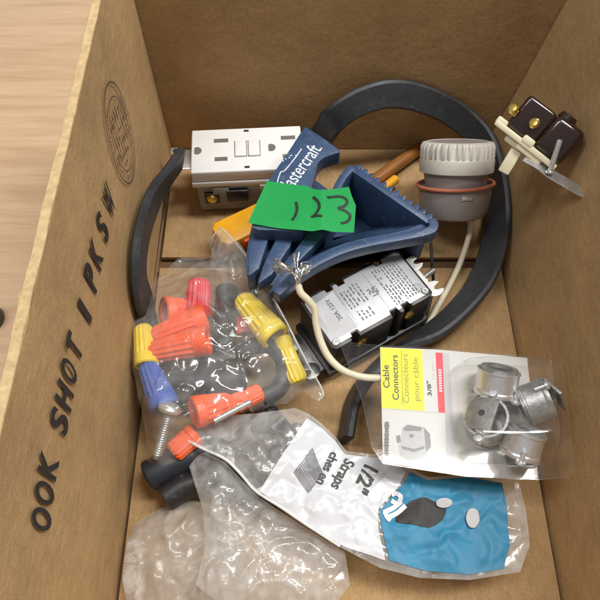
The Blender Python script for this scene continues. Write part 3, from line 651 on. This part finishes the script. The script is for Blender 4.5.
# thin black wires
b = B(); tube(b, [P(429, 222, 3.2), P(430.5, 240, 2.4), P(432, 262, 2.2), P(433, 284, 1.0), P(428, 310, .6), P(418, 335, .5), P(405, 360, .5)], .095, 8, 8); tag(obj('thin_wire', b, 'black'), 'thin black wire hanging from the blue tool past the face-down outlet', 'wire')
b = B(); tube(b, [P(164.5, 196, .35), P(162, 215, .3), P(158, 242, .3), P(154.5, 268, .3), P(151, 292, .3)], .075, 8, 8); tag(obj('thin_wire', b, 'black'), 'thin glossy dark wire along the foot of the left wall', 'wire')

# ================================================================== brown receptacle leaning by the right wall
o, m, s = camframe(527, 146, 9.0, -37)
u = 1/s
br = thing('lamp_receptacle', 'dark brown receptacle with brass screws and cream yoke, leaning on the right wall', 'receptacle', o, m)
# local: x along the cream yoke (down right in the photo), y towards the body (up right), z to the viewer
b = B(); box(b, (-13*u, 21*u, -8*u), (34*u, 36*u, 34*u), 4*u, seg=3); box(b, (20*u, 22*u, -8*u), (34*u, 38*u, 38*u), 7*u, seg=4)
lathe(b, [(0, 0), (9*u, 0), (10*u, 3*u), (8*u, 8*u), (0, 9*u)], 28, off=(13*u, 38*u, -4*u), rot=zframe((0, 1, .1))); obj('body', b, 'bake', br)
b = B(); box(b, (-2*u, 0, 0), (74*u, 6*u, 28*u), 1.5*u)
box(b, (-34*u, 3*u, 6*u), (12*u, 8*u, 14*u), 2*u); box(b, (-2*u, 4*u, 8*u), (13*u, 8*u, 14*u), 2*u); box(b, (6*u, -5*u, 4*u), (30*u, 6*u, 16*u), 2*u); box(b, (-12*u, -5*u, 0), (20*u, 8*u, 20*u), 2*u); obj('yoke', b, 'cream', br)
b = B(); box(b, (-3*u, -21*u, 2*u), (12*u, 26*u, 11*u), 2*u, rot=Matrix.Rotation(R(10), 3, 'Z')); obj('stem', b, 'cream', br)
for x, y in ((-38*u, 19*u), (-13.5*u, 20*u)):
    b = B(); lathe(b, [(0, 0), (4.8*u, 0), (5.4*u, 1.5*u), (4*u, 4*u), (0, 4.6*u)], 20, off=(x+5*u, y, 11*u), rot=zframe((-.5, .1, 1)))
    lathe(b, [(0, -4*u), (2.6*u, -4*u), (2.6*u, 1*u), (0, 1*u)], 14, off=(x+5*u, y, 11*u), rot=zframe((-.5, .1, 1))); box(b, (x+10*u, y-2*u, 7*u), (9*u, 7*u, 3*u), .6*u); obj('brass_screw', b, 'brass', br)
# steel strap running to the wall with a hole, and a long screw
b = B(); path = [(6*u, -9*u, 10*u), (20*u, -7*u, 11*u), (34*u, -7*u, 8*u), (50*u, -5*u, 8*u), (66*u, -3*u, 7*u), (80*u, 0*u, 4*u)]
ribbon(b, path, [(0, .6, -.8)]*6, 14*u, 1.6*u, 6); obj('steel_strap', b, 'steel', br)
b = B(); lathe(b, [(0, 0), (2.6*u, 0), (2.6*u, 30*u), (2.2*u, 31*u), (0, 31*u)], 16, off=(33*u, -5*u, 12*u), rot=zframe((-.42, .88, .25))); lathe(b, [(0, -2*u), (4*u, -2*u), (4.4*u, 0), (0, 1.5*u)], 16, off=(33*u, -5*u, 12*u), rot=zframe((-.42, .88, .25)))
b = xf(b, Matrix.Identity(3)); obj('long_screw', b, 'bright', br)

# ================================================================== wire connectors
def connector(name_label, col, pb, pt, group='twist-on wire connectors in the clear bag', r0=.58, r1=.40, big=False):
    r0 *= 1.13; r1 *= 1.13; d = pt-pb; L = d.length
    t = thing('wire_connector', name_label, 'connector', pb, zframe(d), group)
    nr = 14
    b = B(); prof = [(r0*.72, .55*L), (r0*.76, .05), (r0*.95, 0), (r0*1.08, .06), (r0*1.08, .22*L), (r0, .25*L), (r0*.95, .28*L), (r1*1.05, .90*L), (r1*.85, .98*L), (r1*.4, 1.0*L), (0, 1.0*L)]
    lathe(b, prof, nr*8, rib=lambda i, a: 1+(.085*math.cos(a*nr) if i in (6, 7) else (.0)))
    obj('shell', b, col, t)
    b = B(); lathe(b, [(0, .5*L), (r0*.7, .5*L), (r0*.7, .2*L), (r0*.62, .2*L), (r0*.62, .48*L), (0, .48*L)], 24); obj('spring_coil', b, 'brass', t)
    return t
inbag = []
def con(l, c, a, za, b_, zb, **k): inbag.append(connector(l, c, P(*a, za), P(*b_, zb), **k))
con('red wire connector, highest in the zip bag', 'red', (197, 318), 2.6, (199, 279), 3.2, r0=.60, r1=.50)
con('orange wire connector with its open end facing up, under the red one', 'orange', (163, 312), 3.0, (203, 311), 2.0, r0=.68, r1=.5)
con('orange ribbed wire connector lying flat in the middle of three, just under the red one', 'orange', (206, 317), 3.1, (153, 338), 3.1, r0=.62, r1=.45)
con('long orange ribbed wire connector above the blue one, lowest of the orange group', 'orange', (209, 340), 3.5, (149, 353), 3.1, r0=.64, r1=.46)
con('yellow wire connector at the left edge of the bag, above the blue one', 'yellow', (147, 366), 3.1, (143, 326), 3.1, r0=.52, r1=.40)
con('blue wire connector at the left side of the bag', 'bluecon', (165, 408), 3.0, (147, 364), 3.2, r0=.62, r1=.42)
con('big yellow wire connector right of the black clamp, higher of two', 'yellow', (276, 338), 3.4, (241, 297), 3.4, r0=.66, r1=.46)
con('slim yellow wire connector at the right edge of the bag, lower of two', 'yellow', (281, 338), 2.8, (299, 383), 2.4, r0=.40, r1=.42)
con('orange wire connector with round open end beside the silver bolt', 'orange', (193, 413), 3.2, (232, 402), 2.6, r0=.66, r1=.42)
con('orange wire connector tip beside the thin steel pin', 'orange', (226, 408), 2.4, (263, 391), 2.5, r0=.45, r1=.36)
con('orange wire connector low in the bag, below the silver bolt head', 'orange', (196, 433), 2.2, (172, 454), 2.2, r0=.5, r1=.42)
con('small orange wire connector showing behind the yellow one', 'orange', (243, 335), 2.0, (238, 318), 2.2, r0=.45, r1=.36)
# black pieces
def sleeve(label, pts, r, m='navy'):
    b = B(); tube(b, pts, r, 22, 8); o = obj('rubber_sleeve', b, m, ang=40); inbag.append(tag(o, label, 'sleeve'))
sleeve('upright dark grey rubber sleeve right of the red connector', [P(227, 290, 2.2), P(225, 318, 2.5), P(224, 343, 2.8)], .62, 'black')
sleeve('thick dark rubber sleeve lying across the middle of the bag', [P(173, 384, 2.3), P(208, 382, 2.5), P(246, 379, 2.5)], .72)
b = B(); tube(b, [P(242, 352, 2.4), P(257, 345, 2.6), P(273, 348, 2.6), P(283, 360, 2.5), P(284, 376, 2.3), P(277, 390, 2.2), P(262, 398, 2.1)], .46, 18, 8); inbag.append(tag(obj('rubber_ring', b, 'navy'), 'curved black rubber ring at the right of the clear bag', 'ring'))
b = B(); box(b, P(212, 357, 2.4), (2.6, .9, .9), .15, rot=Matrix.Rotation(.1, 3, 'Z')); lathe(b, [(0, 0), (.25, 0), (.25, .15), (0, .18)], 18, off=P(224, 341, 3.45)); inbag.append(tag(obj('cable_clamp', b, 'black'), 'black plastic cable clamp between the orange connector and the dark sleeve', 'clamp'))
# silver bolt and pin
a, c = P(171, 405, 3.7), P(156, 459, 2.6); bo_ = thing('steel_bolt', 'silver bolt with a domed head, lower left of the clear bag', 'bolt', a, zframe(c-a)); L = (c-a).length
b = B(); lathe(b, [(0, -.12), (.3, -.1), (.52, .05), (.58, .22), (.5, .36), (.3, .4), (0, .4)], 28); obj('head', b, 'bright', bo_)
b = B(); lathe(b, [(0, .38)]+[(.23+(.018 if k % 2 else -.012), .4+k*.055) for k in range(int((L-.5)/.055))]+[(.15, L), (0, L)], 24); obj('shank', b, 'dull', bo_); inbag.append(bo_)
a, c = P(214, 421, 3.5), P(250, 402, 3.4); b = B(); lathe(b, [(0, 0), (.14, 0), (.14, (c-a).length), (.1, (c-a).length+.04), (0, (c-a).length+.04)], 14); xf(b, zframe(c-a), a); inbag.append(tag(obj('steel_pin', b, 'bright'), 'thin straight steel pin above the white label bag', 'pin'))

# ================================================================== clear bag round the connectors
def idw(pv):
    def f(x, y):
        a = w = 0
        for p in pv: k = 1/((p.x-x)**2+(p.y-y)**2+.02)**2; a += k*p.z; w += k
        return a/w
    return f
def bag(name, label, outline, ze, contents, amp, seed, m='bag', res=.10, bottom=None, gap=.07, seam=True, cs=.9, it=160, crease=()):
    pv = [P(p[0], p[1], p[2] if len(p) > 2 else ze) for p in outline]; poly = [(p.x, p.y) for p in pv]; zf_ = idw(pv)
    D = Drape(poly, contents, zf_, it=it, gap=gap)
    cr = [(P(*a_, ze), P(*b_, ze), h, w) for a_, b_, h, w in crease]
    def top(x, y, l):
        k = min(1, l/.7); z = D(x, y)+k*amp*(crumple(x, y, cs, seed)*.55+ridge(x, y, cs*.8, seed+3)*.34+ridge(x, y, cs*1.7, seed+11, 4)*.20)
        for p, q, h, w in cr:
            d = (q-p).to_2d(); t = max(0, min(1, (Vector((x, y))-p.to_2d()).dot(d)/d.length_squared)); dd = (Vector((x, y))-(p.to_2d()+d*t)).length
            z += h*max(0, 1-dd/w)*math.sin(math.pi*(.12+.76*t))
        return z
    t = thing(name, label, 'bag', P(*outline[0][:2], ze))
    b = sheet(poly, res, top)
    wp('film', b, m, t, 180)
    zb = bottom if bottom is not None else ze-.5
    if name == 'zip_bag': return t, D, top, poly
    b = sheet(poly, res*2.5, lambda x, y, l: zf_(x, y)-.02-(zf_(x, y)-zb)*min(1, l/1.2)+.1*min(1, l)*crumple(x, y, .8, seed+1)); wp('film', b, m, t, 180)
    return t, D, top, poly
outline = [(125, 303, 2.8), (133, 297, 2.6), (144, 290, 2.2), (153, 281), (165, 272), (181, 260), (197, 257), (212, 258), (209, 243), (212, 236, 2.4), (220, 228, 2.8), (228, 234, 3.1), (240, 248, 3.4), (257, 271, 3.6), (270, 293, 3.6), (283, 316, 3.4), (296, 342, 2.8), (309, 367, 2.2), (323, 392), (318, 401), (302, 393), (288, 404), (258, 412), (232, 424), (210, 440), (188, 458), (168, 470), (150, 471), (146, 458), (147, 438, 2.0), (143, 414, 2.3), (137, 388, 2.5), (131, 358, 2.7), (126, 326, 2.8)]
zb, D1, top1, poly1 = bag('zip_bag', 'clear plastic bag full of coloured wire connectors and a bolt', outline, 1.7, inbag, .42, 2, bottom=.5, cs=.62, crease=[((170, 268), (186, 258), .3, .3), ((148, 310), (150, 330), .5, .25), ((195, 313), (226, 339), .8, .28), ((225, 318), (234, 340), .6, .22), ((236, 262), (300, 375), .35, .35), ((232, 275), (238, 292), .55, .3), ((165, 404), (176, 382), .5, .2), ((212, 366), (238, 374), .5, .2), ((180, 440), (196, 428), .5, .25)])
b = B(); pp = [Vector((p[0], p[1], D1(*p)+.02)) for p in poly1[8:20]]; tube(b, pp, .045, 6, 4); wp('zip_seam', b, 'seam', zb)
fp = XY([(196, 262), (211, 257), (210, 242), (220, 229), (229, 236), (241, 250), (257, 273), (270, 296), (279, 312), (262, 300), (244, 285), (226, 276), (208, 272)], 2.9)
def fz(x, y, l): return max(D1(x, y)+.12, 2.2)+.35*min(1, l/.4)*crumple(x, y, 1.0, 4)
b = sheet(fp, .1, fz); wp('flap', b, 'bagthin', zb, 180)
# ================================================================== pipe straps in their printed bag
def pipe_strap(label, o, rot, r=.95):
    t = thing('pipe_strap', label, 'strap', o, rot, 'conduit straps in the printed bag'); b = B(); path = []
    path += [(-r-.75, 0, 0), (-r-.4, 0, 0), (-r-.12, 0, .05)]+[(-r*math.cos(a), 0, .12+r*math.sin(a)) for a in [R(k*18) for k in range(1, 10)]]+[(r+.12, 0, .05), (r+.4, 0, 0), (r+.75, 0, 0)]
    ribbon(b, path, [(0, 1, 0)]*len(path), 1.0, .1, 2); obj('band', b, 'darkzinc', t, 30)
    for sd in (-1, 1):
        b = B(); lathe(b, [(0, 0), (.13, 0), (.13, .01), (0, .01)], 16, off=(sd*(r+.45), 0, .056)); obj('hole', b, 'slot', t)
    return t
inst = []
for k, (px, py, z, rz, rx, l) in enumerate(((252, 438, 1.5, 20, 0, 'grey conduit strap at the upper left of the printed bag'), (280, 426, 1.4, -50, 14, 'grey conduit strap at the top of the printed bag, by the label corner'), (241, 455, 1.3, 75, -10, 'grey conduit strap nearest the left seam of the printed bag'), (266, 462, 1.4, 5, 20, 'grey conduit strap against the left edge of the white label'), (297, 440, 1.3, 40, -14, 'grey conduit strap under the white label, near its top'), (268, 446, 2.3, 110, 25, 'grey conduit strap on top of the others in the printed bag'))):
    inst.append(pipe_strap(l, P(px, py, z), Matrix.Rotation(R(rz), 3, 'Z') @ Matrix.Rotation(R(rx), 3, 'X'), .62))
outline = [(183, 438), (196, 429), (211, 420), (235, 415), (260, 413), (295, 408), (309, 414), (322, 424), (336, 437), (346, 451), (388, 456), (411, 469), (428, 477), (470, 474), (508, 480), (519, 482), (526, 510), (530, 545), (520, 572), (470, 580), (420, 578), (380, 568), (340, 547), (305, 525), (280, 508), (256, 492), (240, 473), (225, 459), (204, 450)]
sb_, D2, top2, poly2 = bag('printed_bag', 'crumpled clear bag of grey conduit straps with white half-inch label and blue header', outline, 2.6, inst, .34, 9, m='bagthin', bottom=.4, cs=.6, res=.10)
def over(px, dz=.03, res=.10, name='', m='whitefilm'):
    poly = XY(px, 2.9)
    def ze(x, y, l): return top2(x, y, near((x, y), poly2)[0] if inside((x, y), poly2) else 0)+dz
    return poly, wp(name, sheet(poly, res, ze), m, sb_, 180), ze
lp, lobj, lz = over([(307, 417), (321, 426), (335, 439), (345, 453), (387, 458), (407, 470), (399, 486), (378, 509), (379, 530), (386, 560), (345, 546), (308, 523), (282, 506), (259, 490), (276, 465)], .05, name='white_label')
hp, hobj, hz = over([(411, 471), (428, 479), (470, 476), (503, 482), (508, 510), (511, 545), (505, 568), (470, 574), (425, 570), (390, 560), (383, 530), (380, 510), (401, 486)], .06, name='blue_header', m='bluefilm')
def onfilm(bm, zf, dz, name, m, parent):
    for v in bm.verts: v.co.z = zf(v.co.x, v.co.y, 0)+dz
    return wp(name, bm, m, parent)
def label_text(body, px0, px1, size, zf, z=2.9, bold=.01, sx=1, sub=3):
    a = P(*px0, z); c = P(*px1, z); d = (c-a).to_2d(); L = d.length; b = text(body, size, bold, 0, sx, 'LEFT', sub); xs = [v.co.x for v in b.verts]; k = L/(max(xs)-min(xs)); d.normalize(); n = Vector((-d.y, d.x)); x0 = min(xs)
    for v in b.verts: q = a.to_2d()+d*((v.co.x-x0)*k)+n*v.co.y; v.co = Vector((q.x, q.y, 0))
    return b
# type on the label runs down the photo, tops to the right
onfilm(label_text('1/2"', (371, 466), (359, 491), .95, lz, bold=.03), lz, .05, 'lettering', 'ink2', lobj)
onfilm(label_text('Straps', (350, 459), (335, 488), .72, lz, bold=.02), lz, .05, 'lettering', 'ink2', lobj)
onfilm(label_text('ches en', (335, 452), (320, 484), .62, lz, bold=.015), lz, .05, 'lettering', 'ink2', lobj)
b = B()
r = random.Random(4)
for k in range(13):                       # bar code, two stacks of bars split by a fold
    w = r.choice((.06, .09, .15)); f = k/12
    x0, y0 = 312-18*f, 448+24*f; x1, y1 = x0+11+4*f, y0+26-6*f
    a = P(x0, y0, 2.9); c = P(x1, y1, 2.9); stroke(b, [a, (a+c)/2, c], w, 0)
onfilm(b, lz, .03, 'bar_code', 'dg', lobj)
b = B()
for k in range(7): merge(b, label_text('08143675'[k], (306-2.6*k*1.05, 446+4.0*k), (307.5-2.6*k*1.05, 448.5+4.0*k), .22, lz, bold=.004, sub=0)) if False else None
for k in range(14):
    a = P(366+k*1.8+2, 493-k*2.2, 2.9); box(b, a, (.07, .10, .002), rot=Matrix.Rotation(.9, 3, 'Z'))
onfilm(b, lz, .03, 'fine_print', 'labgrey', lobj)
# white mark on the blue header: two bars and a hook
b = B()
for st, w in (([(384, 512), (394, 507), (402, 501)], .20), ([(388, 517), (398, 512), (406, 505)], .20), ([(385, 511), (388, 517), (391, 520)], .2), ([(392, 500), (398, 503), (401, 497), (397, 493), (392, 494)], .2)): stroke(b, XY(st, 2.9), w, 0)
onfilm(b, hz, .06, 'logo', 'whitefilm', hobj)
b = B()
for cx, cy, rx, ry in ((473, 518, 7, 10), (444, 503, 8, 5)):
    bb = B(); bmesh.ops.create_circle(bb, cap_ends=True, segments=24, radius=1); bmesh.ops.triangulate(bb, faces=bb.faces)
    for v in bb.verts: q = P(cx+v.co.x*rx, cy+v.co.y*ry, 2.9); v.co = q
    merge(b, bb)
onfilm(b, hz, .15, 'pale_spot', 'lg', hobj)
b = B(); hq = [(412, 500), (424, 497), (434, 501), (446, 507), (443, 519), (430, 527), (412, 524), (396, 521), (402, 508)]; pz = XY([(p.x, p.y) for p in catmull([(x, y, 0) for x, y in hq+hq[:1]], 4)[:-1]], 2.9); bb = sheet(pz, .15, lambda x, y, l: 0); onfilm(bb, hz, .045, 'hang_hole', 'slot', hobj)
b = B(); pp = [P(183, 438, 2.62), P(204, 449, 2.62), P(225, 459, 2.62), P(240, 473, 2.62), P(256, 491, 2.62), P(281, 507, 2.64), P(306, 524, 2.66), P(340, 546, 2.66)]; tube(b, pp, .075, 6, 6); wp('heat_seam', b, 'seam', sb_)
# cloudy bags below it
def loose(label, outline, ze, amp, seed, m, cs=.9, hump=1.0):
    poly = XY(outline, ze); t = thing('plastic_bag', label, 'bag', P(*outline[0], ze))
    b = sheet(poly, .11, lambda x, y, l: ze+hump*min(1, l/1.6)**.7+min(1, l/.6)*amp*(.5*crumple(x, y, cs*.6, seed)+.7*ridge(x, y, cs*.6, seed+2)+.45*ridge(x, y, cs*1.4, seed+6, 4))); wp('film', b, m, t, 180)
    b = sheet(poly, .35, lambda x, y, l: ze-.02-(ze-.15)*min(1, l/.8)+.06*ridge(x, y, .7, seed)); wp('film', b, m, t, 180); return t
loose('crumpled cloudy bag tucked under the left seam of the printed bag', [(189, 466), (198, 455), (206, 452), (225, 462), (255, 494), (280, 511), (306, 528), (345, 552), (350, 585), (330, 612), (230, 612), (196, 585), (205, 545), (203, 510), (196, 488)], 1.95, .34, 21, 'bagthin', hump=.45)
loose('whitish crumpled bag in the near left corner of the box', [(134, 524), (150, 513), (168, 505), (190, 499), (212, 506), (236, 522), (250, 550), (246, 590), (220, 625), (130, 625), (122, 580), (126, 545)], .4, .36, 33, 'cloudy', hump=1.0)

# ================================================================== cable connectors in a blister pack
O = P(380, 347, 4.5); X1 = P(556, 361, 4.35); Y1 = P(384, 458, 4.45)
PX = (X1-O).normalized(); PN = PX.cross((O-Y1)).normalized(); PN = PN if PN.z > 0 else -PN; PY = PN.cross(PX); FRM = Matrix((PX, PY, PN)).transposed(); FI = FRM.transposed()
def uv(px, py): q = FI @ (hit(px, py, O, PN)-O); return (q.x, q.y)
pk = thing('blister_pack', 'clear blister pack of metal cable connectors on a white card with yellow label', 'package', O, FRM)
UV = lambda L: [uv(*p) for p in L]
b = B(); prism(b, UV([(380, 347), (438, 349.5), (510, 356), (527, 358), (532, 400), (538, 478), (520, 480), (465, 475), (383, 462)]), -.06, 0, .01); cdp = obj('card', b, 'card', pk)
def patch(name, L, z, m, par=cdp): b = B(); prism(b, UV(L), z, z+.004); return obj(name, b, m, par)
yl = patch('yellow_panel', [(380.4, 347.6), (422, 349.6), (424.5, 411), (382, 408)], .004, 'labyellow')
patch('red_stripe', [(435.5, 352.5), (442.5, 353), (445, 413), (438.5, 412.5)], .004, 'labred')
patch('grey_stripe', [(443.2, 353), (449, 353.5), (455, 474), (447, 473.5)], .003, 'labgrey')
patch('panel_line', [(382, 408.3), (438, 412.6), (438, 413.2), (382, 409)], .003, 'labgrey')
def ptext(body, a, c, size, m, par, bold=.006, z=.012, sx=None):
    A = Vector(uv(*a)); C = Vector(uv(*c)); d = C-A; L = d.length; b = text(body, size, bold, 0, 1, 'LEFT'); xs = [v.co.x for v in b.verts]; k = L/(max(xs)-min(xs)); d.normalize(); n = Vector((-d.y, d.x)); x0 = min(xs)
    for v in b.verts: q = A+d*((v.co.x-x0)*k)+n*v.co.y; v.co = Vector((q.x, q.y, z))
    return obj('lettering', b, m, par)
ptext('Cable', (387, 388), (385.8, 365), .42, 'ink2', yl); ptext('Connectors', (396.2, 400), (394.6, 355), .42, 'ink2', yl)
ptext('Connecteurs', (406.6, 403), (405, 354), .40, 'olive', yl, .002); ptext('pour câble', (417, 401), (415.4, 358), .38, 'olive', yl, .002)
patch('divider', [(401.1, 351), (401.7, 351), (402.9, 405), (402.3, 405)], .009, 'olive', yl)
ptext('3/8"', (430, 396), (429, 381), .26, 'ink2', cdp); ptext('10 mm', (433.6, 379), (432.8, 362), .14, 'labgrey', cdp, 0)
b = B(); 
for k in range(9):
    q = uv(440.6-.1*k, 391-k*2.6); box(b, (q[0], q[1], .011), (.14, .09, .003))
obj('pale_type', b, 'card', cdp)
b = B(); r = random.Random(8)
for k in range(22):
    q = uv(386.2+k*.03, 455-k*1.55); box(b, (q[0], q[1], .01), (.16+r.random()*.1, .05, .003))
obj('black_type', b, 'ink2', cdp)
# picture of a connector printed on the card
pic = B(); prism(pic, UV([(402, 428), (407, 424), (424, 427), (430, 434), (431, 447), (424, 458), (410, 461), (400, 456), (398, 445), (401, 440)]), .004, .006); obj('picture', pic, 'lg', cdp)
pic = B(); prism(pic, UV([(403, 428), (408, 425), (422, 427.5), (421, 431), (404, 431)]), .008, .010); prism(pic, UV([(424, 428), (430, 434), (431, 447), (426, 452), (425, 440)]), .008, .010); prism(pic, UV([(409, 434.5), (413, 434), (414, 437), (410, 438)]), .008, .010); prism(pic, UV([(396, 436), (400, 435), (401, 442), (397, 443)]), .008, .010); prism(pic, UV([(401, 446), (414, 449), (425, 446), (424, 449), (414, 452), (402, 449)]), .008, .010); obj('picture', pic, 'dg', cdp)
# four metal connectors
def clampfit(label, px, py, lift, axis_img, spin=0, m='steel', r=1.28, up=.2):
    q = hit(px, py, O+PN*lift, PN); o_, fm, s_ = camframe(px, py, q.z, axis_img)
    ax = (fm @ Vector((1, 0, up))).normalized(); rot = (zframe(ax, fm.col[2]) @ Matrix.Rotation(R(spin), 3, 'Z'))*.76
    t = thing('cable_connector', label, 'connector', q, rot, 'metal cable connectors in the blister pack'); h = 1.5
    b = B(); lathe(b, [(r-.12, -h/2), (r, -h/2), (r, -h/2+.10), (r-.05, -h/2+.16), (r-.05, h/2-.32), (r, h/2-.26), (r+.02, h/2-.12), (r, h/2), (r-.14, h/2), (r-.14, -h/2), (r-.12, -h/2)], 56); obj('collar', b, m, t)
    b = B(); lathe(b, [(r*.62, -h/2-.16), (r*.86, -h/2-.16), (r*.86, -h/2+.04), (r*.62, -h/2+.05), (r*.62, -h/2-.16)], 40); obj('threaded_end', b, 'dull', t)
    b = B(); prism(b, [(-1.0, -.62), (-.55, -1.0), (.5, -1.0), (1.0, -.62), (1.0, .8), (-1.0, .8)], 0, .18, .05)
    xf(b, frame((1, 0, 0), z=(0, -.35, .95)), (0, -.15, h/2+.25)); sp = obj('saddle_plate', b, 'dull', t)
    b = B(); lathe(b, [(0, 0), (.2, 0), (.2, .02), (0, .02)], 18, rot=frame((1, 0, 0), z=(0, -.35, .95)), off=(0, -.21, h/2+.415)); obj('screw_hole', b, 'slot', sp)
    for sx_ in (-1, 1):
        b = B(); lathe(b, [(0, 0), (.13, 0), (.13, .6), (.28, .62), (.30, .74), (.2, .86), (0, .88)], 18, off=(sx_*(r+.14), 0, .1)); obj('screw', b, 'bright', t)
    return t
CL = []
CL.append(clampfit('upper metal cable connector, bright band facing up, nearest the top edge of the blister', 497, 382, 1.2, 78+180, 30, 'bright', up=-.25))
CL.append(clampfit('dull metal cable connector at the right of the blister, half in shadow', 537, 402, .95, 20, 60, 'dull', up=-.05))
CL.append(clampfit('bright metal cable connector at the lower right of the blister', 523, 443, 1.15, 68+180, 80, 'bright', 1.16, up=-.25))
CL.append(clampfit('metal cable connector with its drilled square plate facing up, left of the four', 487, 421, 1.0, 100, 62, 'steel', up=2.6))
# blister bubble and flange
bub = UV([(450, 376), (458, 366), (500, 364), (538, 368), (547, 377), (551, 410), (555, 448), (549, 460), (516, 464), (470, 462), (457, 455), (452, 420)])
sm = catmull([Vector((p[0], p[1], 0)) for p in bub+bub[:1]], 4)[:-1]; bub = [(p.x, p.y) for p in sm]
def dome(x, y, l): t = min(1, l/.75); return .02+2.1*(1-(1-t)**2.6)+.05*noise.noise(Vector((x*.35, y*.35, 5)))*t
obj('bubble', sheet(bub, .13, dome), 'blister', pk, 40)
fl = UV([(339, 342), (380, 346), (438, 348.5), (510, 355), (552, 360.5), (562, 366), (568, 410), (573, 470), (570, 477), (540, 480), (465, 476.5), (383, 464), (372, 448), (362, 400)])
b = sheet(fl, .2, lambda x, y, l: .03+.012*noise.noise(Vector((x*.5, y*.5, 0)))); obj('flange', b, 'blister', pk, 60)
b = B(); loop = [Vector((*p, .05)) for p in fl]; loop.append(loop[0].copy()); tube(b, loop, .02, 6, 0); obj('flange_edge', b, 'blister', pk)
